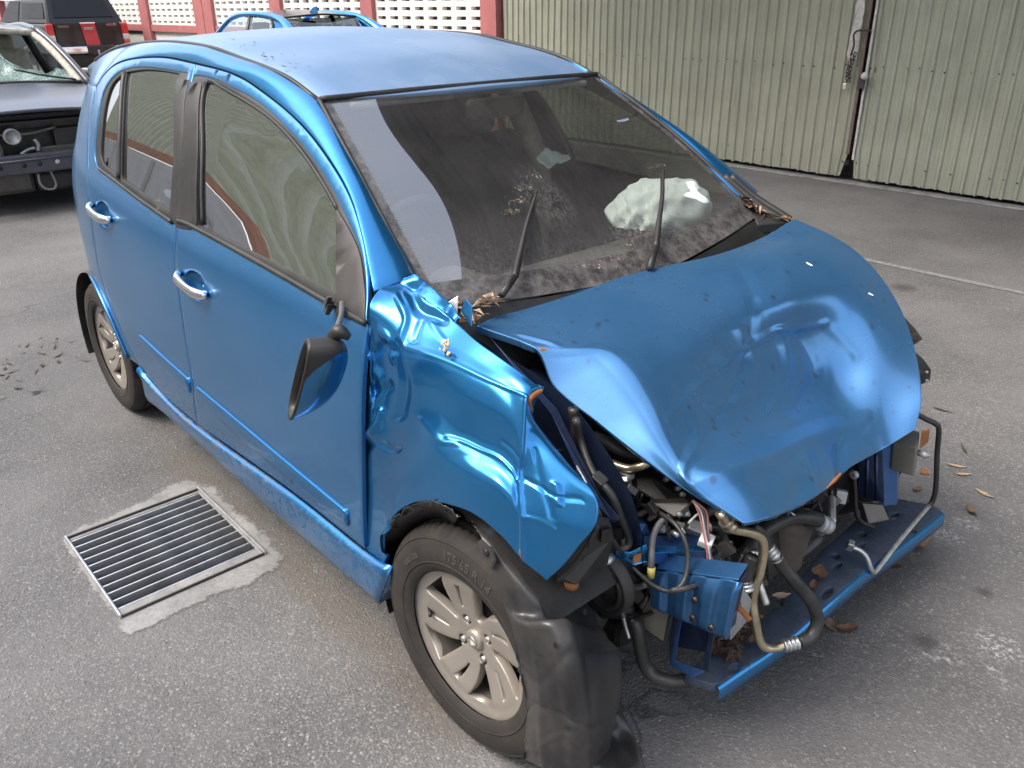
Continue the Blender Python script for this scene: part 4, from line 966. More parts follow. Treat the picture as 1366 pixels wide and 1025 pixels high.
# ---- wipers
def wiper(base,joint,pts,tip):
    w=tube('wiper_arm',[base,joint],[.011,.009],M['black'],car,seg=4,smooth=False)
    tube('wiper_blade',[joint]+pts+[tip],[.0095,.0085,.007,.0055,.004,.003],M['black_trim'],w,seg=4)
    tube('blade_rubber',[tuple(np.array(q)+(-.007,0,-.012)) for q in pts+[tip]],.0028,M['rubber'],w,seg=6)
    return w
wiper((-0.224,-0.486,0.993),(-0.244,-0.426,1.02),[(-0.292,-0.363,1.063),(-0.352,-0.285,1.11)],(-0.431,-0.177,1.161))
wiper((-0.161,-0.025,0.974),(-0.202,0.049,1.011),[(-0.272,0.145,1.062),(-0.338,0.238,1.103)],(-0.429,0.349,1.148))

# ---- hanging mirror
c0=np.array((-0.291,-0.985,0.908)); ax=(np.array((-0.23,-0.985,1.008))-np.array((-0.366,-0.985,0.789)))/2
bx=np.array((-.72,.60,.02))*.058+np.array((.0,-.016,0)); dx=np.array((-0.258,-0.905,0.905))-c0
rings=[];nr,nc=64,168
def supel(q,e): return math.copysign(abs(math.cos(q))**e,math.cos(q)),math.copysign(abs(math.sin(q))**e,math.sin(q))
for i,t in enumerate(np.linspace(0,1,nr)):
    sa=max((1-t**4.5)**.5,.02)*(1-.16*t); sb=max((1-t**2.6)**.5,.02); cc=c0+dx*t*1.03+ax*(.10*t)
    rings.append([cc+ax*sa*supel(q,.62)[0]+dx*(.16*t*(1-t)*2)*math.cos(q)+bx*sb*supel(q,.8)[1]*1.15 for q in np.linspace(0,2*math.pi,nc+1)[:-1]])
V=np.array(rings).reshape(-1,3); F=[];fm=[]
for i in range(nr-1):
    for k in range(nc):
        k2=(k+1)%nc; F.append((i*nc+k,(i+1)*nc+k,(i+1)*nc+k2,i*nc+k2)); q=2*math.pi*(k+.5)/nc
        fm.append(1 if math.cos(q)>.10+.95*(i/nr)**.8 else 0)
F.append(tuple((nr-1)*nc+k for k in range(nc))); fm.append(0)
mir=mesh('door_mirror',V,F,None,fd,mats=[M['paint'],M['sail']],fm=fm); fixn(mir)
mir['label']='door mirror dangling from its cable'
V=[c0+dx*.10+.90*(ax*(np.sign(math.cos(q))*abs(math.cos(q))**.75)+bx*1.1*(np.sign(math.sin(q))*abs(math.sin(q))**.8)) for q in np.linspace(0,2*math.pi,25)[:-1]]
mesh('mirror_glass',V,[tuple(range(24))],M['mirror_glass'],fd,smooth=False)
V=[];F=[]
for s,d in ((1.0,0),(1.0,-.06),(.9,-.06),(.88,.10)):
    V+=[c0+dx*d+s*(ax*(np.sign(math.cos(q))*abs(math.cos(q))**.75)+bx*1.15*(np.sign(math.sin(q))*abs(math.sin(q))**.8)) for q in np.linspace(0,2*math.pi,37)[:-1]]
for i in range(3): F+=[(i*36+k,i*36+(k+1)%36,(i+1)*36+(k+1)%36,(i+1)*36+k) for k in range(36)]
mesh('mirror_rim',V,F,M['black_trim'],fd)
tube('mirror_cable',[(-0.36,-0.83,1.023),(-0.279,-0.88,1.03),(-0.227,-0.92,1.028),(-0.214,-0.94,1.012)],.006,M['cable'],fd)
tube('mirror_stalk',[(-0.245,-0.93,1),(-0.205,-0.93,1.026),(-0.192,-0.915,1.014)],[.010,.016,.008],M['black'],fd)
o=(-0.441,-0.792,0.998); 
for k in range(4):
    q=np.array(o)+(random.uniform(-.02,.02),-.004*k,random.uniform(-.012,.012)); prism('broken_mount',[q,q+(.022,-.01,.004),q+(.014,-.016,-.022),q+(-.012,-.006,-.018)],(0,-.012,.003),M['black'],fd,bev=.001)
# ---- mirror the finished right side to the left
mp={}
for o in mirror_list:
    me=o.data.copy(); co=np.empty(len(me.vertices)*3); me.vertices.foreach_get('co',co); co=co.reshape(-1,3); co[:,1]*=-1; me.vertices.foreach_set('co',co.ravel()); me.flip_normals(); me.update()
    c=bpy.data.objects.new(o.name.split('.')[0],me); col.objects.link(c); c.parent=mp.get(o.parent,car); mp[o]=c

# ---- wheels
def wheel_proto():
    w=mesh('wheel',*lathe_data([(.150,.075),(.176,.085),(.186,.088),(.186,.080),(.172,.070),(.160,.02),(.158,-.030),(.170,-.058),(.172,-.062)],72),M['alloy_dark'],car); fixn(w)
    # tyre with tread blocks
    prof=[(.184,-.076),(.190,-.082),(.205,-.0865),(.225,-.0885),(.245,-.0872),(.262,-.083),(.274,-.076),(.282,-.067),(.2875,-.056)]
    tread=[(.2895,-.045),(.2897,-.036),(.283,-.0345),(.283,-.030),(.2900,-.0285),(.2905,-.004),(.2840,-.003),(.2840,.003),(.2905,.004),(.2900,.0285),(.283,.030),(.283,.0345),(.2897,.036),(.2895,.045)]
    p=prof+tread+[(r,-h) for r,h in prof[::-1]]
    seg=216; V=[];n=len(p)
    for k in range(seg):
        t=2*math.pi*k/seg
        for i,(r,h) in enumerate(p):
            g=(k%3==0)
            rr=r-.005 if (g and (abs(h)>.034 and r>.280)) else r
            if r<.27 and r>.20 and i<len(prof): rr=r
            tt=t+ (.012 if abs(h)<.03 else 0)
            V.append((rr*math.cos(tt),h,rr*math.sin(tt)))
    F=[]
    for k in range(seg):
        k2=(k+1)%seg
        for i in range(n-1): F.append((k*n+i,k2*n+i,k2*n+i+1,k*n+i+1))
    ty=mesh('tyre',V,F,M['tyre'],w); fixn(ty)
    ty.data.polygons.foreach_set('use_smooth',[True]*len(F))
    # moulded rings and lettering on the side wall
    for r,h in ((.213,-.0878),(.268,-.0805)):
        V,F=lathe_data([(r-.0022,h+.0005),(r-.0012,h-.0012),(r+.0012,h-.0012),(r+.0022,h+.0008)],96); mesh('side_wall_ring',V,F,M['tyre'],ty)
    def side_text(txt,size,a0,R0=.2385):
        V,F=text_mesh(txt,size,.0009); out=[]
        for x,y,z in V:
            a=a0-x/R0; r=R0+y; out.append((r*math.cos(a),np.interp(r,[p[0] for p in prof],[p[1] for p in prof])-.0002-(z+.0009)*.8,r*math.sin(a)))
        mesh('tyre_lettering',out,F,M['letter'],ty,smooth=False)
    side_text('175/65 R 14',.031,R(97)); side_text('82T',.022,R(48)); side_text('TUBELESS',.018,R(150),.232); side_text('RADIAL',.020,R(255))
    # rim face: five swirled pairs of spokes
    def pol(r,a): return (r*math.cos(a),r*math.sin(a))
    holes=[]
    for s in range(5):
        a0=R(72*s+18)
        def win(r0,r1,wa0,wa1,sw,n=9):
            P=[]
            for t in np.linspace(0,1,n): r=r0+(r1-r0)*t; P.append(pol(r,a0+sw*t+wa0*(1-t)*.5+wa1*t*.5-0))
            for t in np.linspace(1,0,n): r=r0+(r1-r0)*t; P.append(pol(r,a0+sw*t-wa0*(1-t)*.5-wa1*t*.5))
            return [p for i,p in enumerate(P)]
        holes.append(win(.062,.169,R(17),R(35),R(-10)))
        a0=R(72*s+18+37); holes.append(win(.082,.150,R(6),R(8),R(-9)))
    outer=[pol(.1865,t) for t in np.linspace(0,2*math.pi,91)[:-1]]
    for k in range(4): holes.append([(.050*math.cos(R(45+90*k))+.0155*math.cos(q),.050*math.sin(R(45+90*k))+.0155*math.sin(q)) for q in np.linspace(0,2*math.pi,15)[:-1]])
    def dish(a,b):
        r=math.hypot(a,b); y=-.064+.020*(1-min(1,r/.15)**2)**1.0+ (.004 if r<.05 else 0)*(1-r/.05)
        if r>.172: y-=.006*(r-.172)/.0145
        return (a,y,b)
    rf=sheet('rim_face',outer,holes,dish,M['alloy'],w,res=.012,depth=.022,rad=.0025); 
    n=rf.data.polygons[0].normal
    if n.y>0: rf.data.flip_normals()
    cap=lathe('hub_cap',[(0,-.0535),(.014,-.0532),(.022,-.052),(.025,-.049),(.026,-.035)],M['alloy'],w,seg=32)
    V,F=tube_data([(.013*math.cos(q),-.0545,.010*math.sin(q)) for q in np.linspace(0,2*math.pi,25)],.0016,6,False); mesh('emblem',V,F,M['alu'],cap)
    V,F=tube_data([(.013*math.cos(q),-.0545+.0*q,.003*math.sin(q)) for q in np.linspace(math.pi,2*math.pi,9)],.0013,6,True); mesh('emblem',V,F,M['alu'],cap)
    nut=None
    for k in range(4):
        x,z=.050*math.cos(R(45+90*k)),.050*math.sin(R(45+90*k))
        if nut is None: nut=lathe('lug_nut',[(0,-.049),(.006,-.0485),(.0085,-.045),(.0095,-.028)],M['alu'],w,seg=6); o=nut; o.location=(x,0,z)
        else: o=nut.copy(); col.objects.link(o); o.parent=w; o.location=(x,0,z)
    d=lathe('brake_disc',[(.02,-.012),(.06,-.012),(.065,-.004),(.115,-.004),(.115,.008),(.05,.008)],M['brown'],w,seg=40)
    box('brake_caliper',(.10,-.002,.045),(.05,.05,.09),M['rust'],w,rot=(0,.4,0),bev=.008)
    tube('valve',[(-.145,-.055,-.03),(-.128,-.070,-.027)],.0045,M['rubber'],w,seg=8)
    return w
M['letter']=simple('raised tyre lettering',(.070,.060,.050),.7,var=.15)
w0=wheel_proto(); w0.location=(0,-.735,.288); w0.rotation_euler=(0,R(14),R(3))
w0['label']='front wheel wrapped by the torn arch liner'
for loc,rz,ry in (((-2.44,-.722,.288),0,R(40)),((-2.44,.722,.288),math.pi,0),((0,.72,.288),math.pi,0)):
    c=copy_tree(w0,car); c.location=loc; c.rotation_euler=(0,ry,rz); c['label']='rear wheel' if loc[0]<-1 else 'far front wheel'
# ---- wheel wells
def well(x,r,y0,y1,a0,a1,name='arch_liner'):
    rows=[]
    for y in np.linspace(y0,y1,6): rows.append([(x+r*math.cos(t),y,.285+r*math.sin(t)) for t in np.linspace(R(a0),R(a1),40)])
    V=np.array(rows).reshape(-1,3); mesh(name,V,grid_faces(6,40),M['grime'],car)
    V=[(x,y1,.285)]+[(x+r*math.cos(t),y1,.285+r*math.sin(t)) for t in np.linspace(R(a0),R(a1),40)]; mesh('arch_wall',V,[(0,i,i+1) for i in range(1,40)],M['grime'],car)
well(0,.355,-.80,-.50,40,200); well(-2.44,.335,-.815,-.5,-5,200); well(-2.44,.335,.815,.5,-5,200)
# ragged rear lip of the front liner
net=[[(-0.264,-0.835,0.469),(-0.198,-0.835,0.549),(-0.107,-0.84,0.631),(-0.013,-0.84,0.672),(0.029,-0.83,0.658)],[(-0.313,-0.8,0.398),(-0.238,-0.8,0.481),(-0.158,-0.8,0.556),(-0.084,-0.8,0.601),(-0.042,-0.79,0.59)],[(-0.39,-0.74,0.305),(-0.305,-0.74,0.396),(-0.234,-0.74,0.466),(-0.171,-0.74,0.508),(-0.119,-0.74,0.513)]]
G=net_surface(net,14,40); rr=np.random.default_rng(8); G[:3]+=rr.normal(0,.0022,(3,40,3))
V,F=rim_mesh(G.reshape(-1,3),grid_faces(14,40),.003,.001); mesh('arch_liner_lip',V,F,M['liner'],car)
# ---- torn front arch liner, hanging in front of the tyre
LN=[[(-0.008,-0.79,0.626),(0.072,-0.78,0.642),(0.13,-0.74,0.584),(0.154,-0.68,0.509)],
[(0.083,-0.82,0.634),(0.136,-0.81,0.616),(0.181,-0.77,0.571),(0.196,-0.66,0.483)],
[(0.128,-0.83,0.567),(0.196,-0.82,0.569),(0.234,-0.775,0.54),(0.222,-0.64,0.442)],
[(0.164,-0.835,0.52),(0.223,-0.825,0.528),(0.262,-0.785,0.52),(0.248,-0.63,0.395)],
[(0.197,-0.84,0.494),(0.261,-0.845,0.52),(0.311,-0.81,0.538),(0.27,-0.63,0.381)],
[(0.22,-0.84,0.407),(0.284,-0.85,0.438),(0.347,-0.82,0.473),(0.295,-0.62,0.354)],
[(0.237,-0.84,0.329),(0.297,-0.85,0.351),(0.361,-0.815,0.375),(0.307,-0.62,0.285)],
[(0.237,-0.84,0.234),(0.297,-0.85,0.27),(0.368,-0.81,0.298),(0.298,-0.62,0.168)],
[(0.226,-0.835,0.141),(0.294,-0.84,0.176),(0.353,-0.79,0.175),(0.295,-0.63,0.068)]]
G=net_surface(LN,110,60); U,Vv=np.meshgrid(np.linspace(0,1,110),np.linspace(0,1,60),indexing='ij')
n=np.cross(np.gradient(G,axis=0),np.gradient(G,axis=1)); n/=np.linalg.norm(n,axis=2)[...,None]; n*=np.sign(n[55,30][0]-n[55,30][1])
D=.010*np.exp(-((Vv-.70)/.05)**2)*(U>.42)-.010*np.exp(-((Vv-.52)/.06)**2)*np.clip((U-.45)*6,0,1)+.008*np.exp(-((Vv-.34)/.05)**2)*np.clip((U-.5)*6,0,1)
D+=.016*np.exp(-((U-.47)/.035)**2)*np.clip(1-abs(Vv-.5)*2.2,0,1)-.014*np.exp(-((U-.40)/.05)**2)*np.clip(1-abs(Vv-.55)*2.4,0,1)
D+=-.004*np.maximum(0,1-np.abs(U-.62-.05*np.sin(6*Vv))/.02)-.007*np.maximum(0,1-np.abs(U-.80+.06*np.sin(5*Vv))/.018)+.005*np.maximum(0,1-np.abs(U-.90-.04*np.sin(9*Vv))/.014)
D+=.003*np.sin(9*Vv+14*U)+.0015*np.sin(31*U-12*Vv)
D*=.62; G=G+n*D[...,None]; rr=np.random.default_rng(12); G[:,0]+=np.cumsum(rr.normal(0,.0016,(110,3)),axis=0)*.35; G[:,0]+=rr.normal(0,.0007,(110,3))
F=grid_faces(110,60); n0=np.cross(G[56,30]-G[55,30],G[55,31]-G[55,30])
if n0@n[55,30]<0: F=[f[::-1] for f in F]
V,F=rim_mesh(G.reshape(-1,3),F,.004,.0012); ln=mesh('torn_liner',V,F,M['liner'],car); ln['label']='torn black arch liner draped over the front tyre'
# screw ear on the liner, flap lying on the ground
e=np.array((0.122,-0.835,0.627))
prism('liner_ear',[e+(-.030,0,.005),e+(-.012,-.003,.024),e+(.014,-.003,.020),e+(.022,0,-.012),e+(.012,0,-.038),e+(-.016,0,-.030)],(.004,.004,0),M['liner'],ln,bev=.002)
tube('ear_hole',[e+(0,-.0015,-.004),e+(0,-.0035,-.004)],.008,M['grime'],ln,seg=12)
FL=[[(0.176,-0.702,0.06),(0.2,-0.653,0.075),(0.227,-0.592,0.085),(0.23,-0.52,0.06)],[(0.204,-0.698,0.025),(0.242,-0.671,0.075),(0.238,-0.571,0.03),(0.273,-0.53,0.035)],[(0.251,-0.716,0.015),(0.293,-0.683,0.065),(0.277,-0.586,0.015),(0.316,-0.552,0.02)],[(0.295,-0.724,0.006),(0.321,-0.672,0.03),(0.319,-0.603,0.006),(0.356,-0.572,0.004)]]
G=net_surface(FL,20,30); V,F=rim_mesh(G.reshape(-1,3),grid_faces(20,30),.004,.001); o=mesh('liner_flap',V,F,M['liner'],ln)

# ================================================================== CABIN
box('floor_pan',(-1.35,0,.27),(3.0,1.36,.06),M['interior'],car,bev=.02)
box('bulkhead',(-.32,0,.60),(.05,1.30,.66),M['grime'],car,bev=.01)
def seat(x,y,w,name='front_seat'):
    s=box(name,(x,y,.50),(.50,w,.17),M['seat'],car,rot=(0,R(-8),0),bev=.05)
    s.modifiers[0].segments=4
    b=box('backrest',(x-.30,y,.86),(.15,w*.96,.62),M['seat'],s,rot=(0,R(-16),0),bev=.06); b.modifiers[0].segments=4
    h=box('headrest',(x-.40,y,1.24),(.10,.25,.17),M['seat'],s,rot=(0,R(-12),0),bev=.045); h.modifiers[0].segments=4
    for k in (-.05,.05): tube('headrest_post',[(x-.375,y+k,1.12),(x-.395,y+k,1.2)],.006,M['chrome'],s,seg=6)
seat(-1.00,-.36,.50); seat(-1.00,.36,.50); seat(-2.02,0,1.24,'rear_bench')
dnet=[[(-.30,y,.90-.03*abs(y)) ,(-.45,y,.905),(-.62,y,.885),(-.70,y,.83),(-.72,y,.65)] for y in (-.66,-.5,-.36,-.2,0,.2,.36,.5,.66)]
for k,y in enumerate((-.66,-.5,-.36,-.2,0,.2,.36,.5,.66)):
    if k==2: dnet[k][2]=(-.62,y,.95); dnet[k][1]=(-.48,y,.95)
dsh=loft('dashboard',dnet,M['dash'],car,n=30,rows=50)
P=[(-.74+.05*math.sin(q)*.35,-.36+.18*math.cos(q),.95+.17*math.sin(q)) for q in np.linspace(0,2*math.pi,33)]
sw=mesh('steering_wheel',*tube_data(P,.015,8,False),M['black'],car); tube('steering_column',[(-.73,-.36,.94),(-.5,-.36,.86)],.03,M['black'],sw); box('steering_hub',(-.735,-.36,.945),(.05,.16,.13),M['black'],sw,bev=.02)
for q in (R(0),R(180),R(270)): tube('steering_spoke',[(-.735,-.36,.945),(-.74,-.36+.17*math.cos(q),.95+.16*math.sin(q))],.014,M['black'],sw,seg=6)
for s in (-1,1):
    tube('pillar_trim',[(-1.38,s*.70,.50),(-1.38,s*.735,.95),(-1.42,s*.655,1.22),(-1.45,s*.56,1.40)],[.05,.05,.045,.04],M['cream'] if s>0 else M['interior'],car)
    box('sun_visor',(-.94,s*.28,1.385),(.17,.36,.018),M['headliner'],car,rot=(0,R(14),0),bev=.008)
box('cabin_mirror',(-.80,0,1.33),(.03,.22,.06),M['black'],car,bev=.012)
# deflated air bag lying on the passenger dash
G=[];c=np.array((-0.444,0.4,1.029)); U1,V1=44,80
rr=np.random.default_rng(21); ph=rr.uniform(0,6.3,20); fr=rr.uniform(2,7,(20,2))*rr.choice([-1,1],(20,2))
bn=loft('tmp',[[(0,0,0),(1,0,0)],[(0,1,0),(1,1,0)]],M['airbag'],car,n=3); bpy.data.objects.remove(bn)
V=[]
for i in range(U1):
    th=math.pi*i/(U1-1)
    for k in range(V1):
        q=2*math.pi*k/V1; d=np.array((math.sin(th)*math.cos(q),math.sin(th)*math.sin(q),math.cos(th)))
        w=sum(.5*abs(math.sin(fr[j][0]*d[0]*1.1+fr[j][1]*d[1]*.8+2.4*d[2]+ph[j])) for j in range(9))/9
        r=1.02-.62*w+.16*math.sin(2*q+1)*math.sin(th)
        r-=.10*abs(math.sin(9*d[0]+7*d[1]+5*d[2]+1))*abs(math.sin(5*d[1]-6*d[0]+2))
        V.append((c[0]-.03+d[0]*.15*r,c[1]-.005+d[1]*.215*r,c[2]-.02+max(-.035,d[2]*.115*r+.028*d[1])))
F=[]
for i in range(U1-1):
    for k in range(V1): F.append((i*V1+k,(i+1)*V1+k,(i+1)*V1+(k+1)%V1,i*V1+(k+1)%V1))
mesh('air_bag',V,F,M['airbag'],car)

q=np.array((-0.952,0.42,1.111)); V=[];F=[]  # almond patch added where a bright spot shows through the windscreen
for i in range(9):
    for j in range(13):
        a=j/12*2-1; b=(i/8*2-1)*(1-a*a)**.6*(.6+.4*(a<0)); V.append(q+np.array((-.03-.008*math.sin(5*a+3*b),.080*a,.034*b-.012*a+.004*math.sin(9*a))))
V,F=rim_mesh(V,grid_faces(9,13),.004,.001); o=mesh('bright_patch',V,F,M['airbag'],None,label='small pale almond shaped patch added for a bright spot seen through the windscreen',cat='bright patch')
# ================================================================== FRONT STRUCTURE AND ENGINE BAY
# lower crossmember with its holes
cm=[(0.352,-0.443,0.2)[:2],(0.415,-0.415,0.2)[:2],(0.433,-0.114,0.2)[:2],(0.434,0.264,0.2)[:2],(0.455,0.671,0.2)[:2],(0.424,0.685,0.2)[:2],(0.303,0.629,0.2)[:2],(0.298,0.477,0.2)[:2],(0.313,0.233,0.2)[:2],(0.345,0.039,0.2)[:2],(0.355,-0.191,0.2)[:2],(0.339,-0.324,0.2)[:2]]
def zell(c,a,b,n=16,rot=0): return ell(c,a,b,n,rot)
hs=[zell((0.442,0.195,0.2)[:2],.013,.011),zell((0.416,0.07,0.2)[:2],.012,.032,rot=.1),zell((0.446,-0.017,0.2)[:2],.012,.013),zell((0.378,0.193,0.2)[:2],.010,.028,rot=.1),zell((0.35,0.232,0.2)[:2],.014,.018),zell((0.372,0.334,0.2)[:2],.010,.022),zell((0.346,0.393,0.2)[:2],.013,.020),zell((0.439,0.359,0.2)[:2],.011,.012),zell((0.438,0.519,0.2)[:2],.011,.012),zell((0.366,0.551,0.2)[:2],.012,.028),zell((0.41,-0.338,0.2)[:2],.012,.020,rot=.2),zell((0.344,-0.056,0.2)[:2],.02,.022)]
xm=sheet('lower_crossmember',resample(cm+[cm[0]],.02)[:-1],hs,lambda x,y:(x,y,.2+.004*math.sin(11*y)+.012*max(0,-(y+.25))*2),M['paint_beam'],car,res=.03,depth=.02,rad=.003)
if xm.data.polygons[0].normal.z<0: xm.data.flip_normals()
fr=[(p[0],p[1],.199+.004*math.sin(11*p[1])+.012*max(0,-(p[1]+.25))*2) for p in resample(cm[1:5],.03)]
V=[];F=[]
for x,y,z in fr: V+=[(x+.001,y-.001,z),(x+.011,y-.003,z-.006),(x+.013,y-.003,z-.042),(x+.004,y,z-.05)]
F=grid_faces(len(fr),4); lip=mesh('front_lip',V,F,M['paint'],xm); fixn(lip)
prism('bent_corner',[(0.351,-0.441,0.198),(0.414,-0.413,0.198),(0.419,-0.324,0.198),(0.39,-0.322,0.206)],(0,0,-.004),M['paint_beam'],xm,bev=.001)
# end of the right-hand chassis rail: ribbed blue box and grey end plate
ra=np.array((0.284,-0.5,0.494)); rb=np.array((0.478,-0.49,0.57)); rc=np.array((0.468,-0.49,0.423)); rd_=np.array((0.293,-0.5,0.398))
V=[];F=[];nx,nz=49,9
for i in range(nx):
    t=i/(nx-1)
    bead=.014*max(0,min(1,(math.cos(2*math.pi*(t*3.0-.18))+.35)*2.2))
    for k in range(nz):
        s=k/(nz-1); p=(ra*(1-t)+rb*t)*(1-s)+(rd_*(1-t)+rc*t)*s; lowk=.0
        V.append(p+np.array((0,-bead*min(1,6*s,9*(1-s)+.25),0)))
F=grid_faces(nx,nz); n0=np.cross(V[F[100][1]]-V[F[100][0]],V[F[100][2]]-V[F[100][0]])
if n0[1]>0: F=[f[::-1] for f in F]
V,F=rim_mesh(V,F,.014,.003); rail_=mesh('chassis_rail',V,F,M['paint_rail'],car); 
bk=np.array((-.01,.05,0))
hexa('rail_core',[ra+(0,.012,-.006),rb+(-.004,.012,-.006),rc+(-.004,.012,.006),rd_+(0,.012,.006)],[ra+bk,rb+bk,rc+bk,rd_+bk],M['paint_dark'],rail_)
prism('rail_top',[ra+(0,.002,.003),rb+(0,.002,.003),rb+bk+(0,0,.012),ra+bk+(0,0,.012)],(0,0,.004),M['paint_rail'],rail_)
for px,py in ((925,800),(922,827),(948,837)):
    pass
for q in ((0.402,-0.517,0.496),(0.401,-0.517,0.449),(0.447,-0.517,0.453)): tube('bolt_hole',[np.array(q)+(0,.006,0),np.array(q)+(0,-.002,0)],.007,M['grime'],rail_,seg=10)
pe=[(0.433,-0.47,0.51),(0.447,-0.45,0.523),(0.439,-0.4,0.486),(0.443,-0.37,0.441),(0.439,-0.37,0.385),(0.44,-0.43,0.368),(0.445,-0.47,0.403)]
prism('end_plate',pe,(.006,0,0),M['galv'],rail_,bev=.001)
q=np.array((0.446,-0.44,0.47)); tube('bolt',[q+(-.01,0,0),q+(.012,0,0),q+(.013,0,0),q+(.045,-.004,-.012)],[.012,.012,.006,.006],M['rust'],rail_,smooth=False)
# upright below the rail
uq=[(0.334,-0.47,0.394),(0.418,-0.47,0.406),(0.409,-0.46,0.274),(0.323,-0.47,0.24)]
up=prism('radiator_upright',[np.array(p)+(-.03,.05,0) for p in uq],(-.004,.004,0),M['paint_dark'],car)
prism('upright_flange',[uq[0],np.array(uq[0])+(.012,0,0),np.array(uq[3])+(.012,0,0),uq[3]],(-.05,.06,0),M['paint_inner'],up)
prism('upright_flange',[np.array(uq[1])+(-.004,0,0),np.array(uq[1])+(.01,0,0),np.array(uq[2])+(.01,0,0),np.array(uq[2])+(-.004,0,0)],(-.05,.08,0),M['paint_dark'],up)
prism('upright_foot',[uq[3],np.array((0.332,-0.47,0.259)),uq[2],np.array((0.383,-0.47,0.247))],(0,0,-.006),M['paint_inner'],up)
# upper lamp beam, bent
b0=[(0.265,-0.52,0.555),(0.319,-0.36,0.512),(0.324,-0.36,0.465),(0.272,-0.52,0.512)]
ub=prism('lamp_beam',b0,(-.03,.035,0),M['paint_inner'],car,bev=.004)
prism('beam_flange',[b0[0],b0[1],np.array(b0[1])+(.010,-.012,-.002),np.array(b0[0])+(.010,-.012,-.002)],(0,0,-.003),M['paint'],ub,bev=0)
prism('bent_bracket',[(0.241,-0.58,0.564),(0.261,-0.56,0.56),(0.28,-0.53,0.576),(0.287,-0.52,0.534),(0.265,-0.55,0.522),(0.235,-0.58,0.518)],(-.004,.004,.0),M['paint'],ub,bev=.001)
prism('bent_bracket',[(0.265,-0.552,0.552),(0.277,-0.54,0.558),(0.277,-0.545,0.541),(0.269,-0.553,0.533)],(.002,-.003,0),M['rust'],ub,bev=0)
prism('bracket_arm',[(0.206,-0.66,0.509),(0.239,-0.585,0.521),(0.245,-0.582,0.516),(0.211,-0.66,0.503)],(-.006,.006,0),M['paint'],ub,bev=.001)
q=np.array((0.237,-0.6,0.549)); tube('bolt',[q+(0,.012,0),q,q+(.008,-.012,.003)],[.010,.011,.006],M['alu'],ub,smooth=False)
q=np.array((0.241,-0.715,0.558)); tube('rusty_bolt',[q+(0,0,-.014),q+(0,0,.002),q+(0,0,.003),q+(0,0,.013)],[.016,.016,.010,.010],M['rust'],ub,smooth=False,seg=8)
prism('blue_tab',[(0.313,-0.34,0.474),(0.328,-0.32,0.462),(0.336,-0.31,0.442),(0.332,-0.32,0.432),(0.315,-0.34,0.45)],(-.004,.003,0),M['paint'],ub,bev=.001)
for q in ((0.323,-0.342,0.464),(0.335,-0.322,0.448),(0.291,-0.461,0.526),(0.304,-0.426,0.504)): tube('bolt_hole',[np.array(q)+(-.002,.002,0),np.array(q)+(.003,-.003,0)],.0048,M['grime'],ub,seg=8)
# black lamp bracket behind the wing edge
lb=prism('lamp_bracket',[(0.29,-0.7,0.716),(0.288,-0.66,0.691),(0.282,-0.64,0.647),(0.254,-0.62,0.559),(0.259,-0.72,0.563),(0.235,-0.745,0.569),(0.234,-0.75,0.582)],(-.012,.012,.004),M['black'],car,bev=.002)
tube('bracket_rib',[(0.297,-0.705,0.717),(0.287,-0.72,0.673),(0.264,-0.735,0.618),(0.243,-0.755,0.579)],.005,M['black_trim'],lb,seg=6)
for a,b in (((0.289,-0.722,0.673),.012),((0.26,-0.735,0.612),.010)): box('clip_slot',a,(b,.006,b),M['grime'],lb,bev=.001)
prism('bracket_pad',[(0.285,-0.68,0.689),(0.288,-0.655,0.682),(0.285,-0.645,0.644),(0.273,-0.67,0.65)],(.006,-.006,0),M['grime'],lb)
tube('stay_rod',[(0.266,-0.67,0.716),(0.27,-0.655,0.677),(0.266,-0.61,0.605),(0.258,-0.58,0.568)],.005,M['black_trim'],car,seg=6)
# pulley and wheel-house pieces low in the gap
lathe('belt_pulley',[(.0,-.004),(.02,-.006),(.03,.004),(.045,.004),(.050,-.008),(.058,-.008),(.060,.0),(.066,-.008),(.072,-.006),(.074,.02)],M['rubber'],car,c=(0.223,-0.6,0.476),seg=40)
prism('guard_plate',[(0.152,-0.46,0.4),(0.244,-0.46,0.439),(0.303,-0.46,0.402),(0.292,-0.46,0.279),(0.234,-0.46,0.281),(0.226,-0.46,0.334),(0.165,-0.46,0.345)],(-.004,.01,0),M['beige'],car)
prism('dark_guard',[(0.14,-0.44,0.391),(0.235,-0.44,0.457),(0.252,-0.44,0.352),(0.208,-0.44,0.338)],(-.004,.01,0),M['grime'],car)
# right-hand upright, grey horn box and bracket
r1=[(0.294,0.4,0.426),(0.345,0.42,0.478),(0.377,0.43,0.301),(0.3,0.42,0.295)]
ru=prism('radiator_upright',r1,(-.03,.02,0),M['paint_dark'],car,bev=.004)
prism('upright_flange',[(0.341,0.42,0.477),(0.367,0.46,0.491),(0.396,0.47,0.287),(0.375,0.43,0.29)],(-.01,.03,0),M['paint_inner'],ru,bev=.003)
for a,b in ((1155,606),(1166,602)): 
    pass
tube('pressed_rib',[(0.315,0.405,0.433),(0.326,0.425,0.3)],.006,M['paint_dark'],ru,seg=6); tube('pressed_rib',[(0.334,0.412,0.453),(0.354,0.428,0.301)],.006,M['paint_dark'],ru,seg=6)
g0=[(0.36,0.44,0.486),(0.428,0.44,0.502),(0.437,0.44,0.411),(0.369,0.44,0.403)]
gb=hexa('grey_relay_box',g0,[np.array(p)+(-.03,.075,.012) for p in g0],M['greybox'],car,bev=.006)
prism('rust_bracket',[(0.422,0.46,0.539),(0.428,0.5,0.533),(0.428,0.51,0.492),(0.423,0.47,0.481)],(-.004,.01,0),M['rust'],gb,bev=.001)
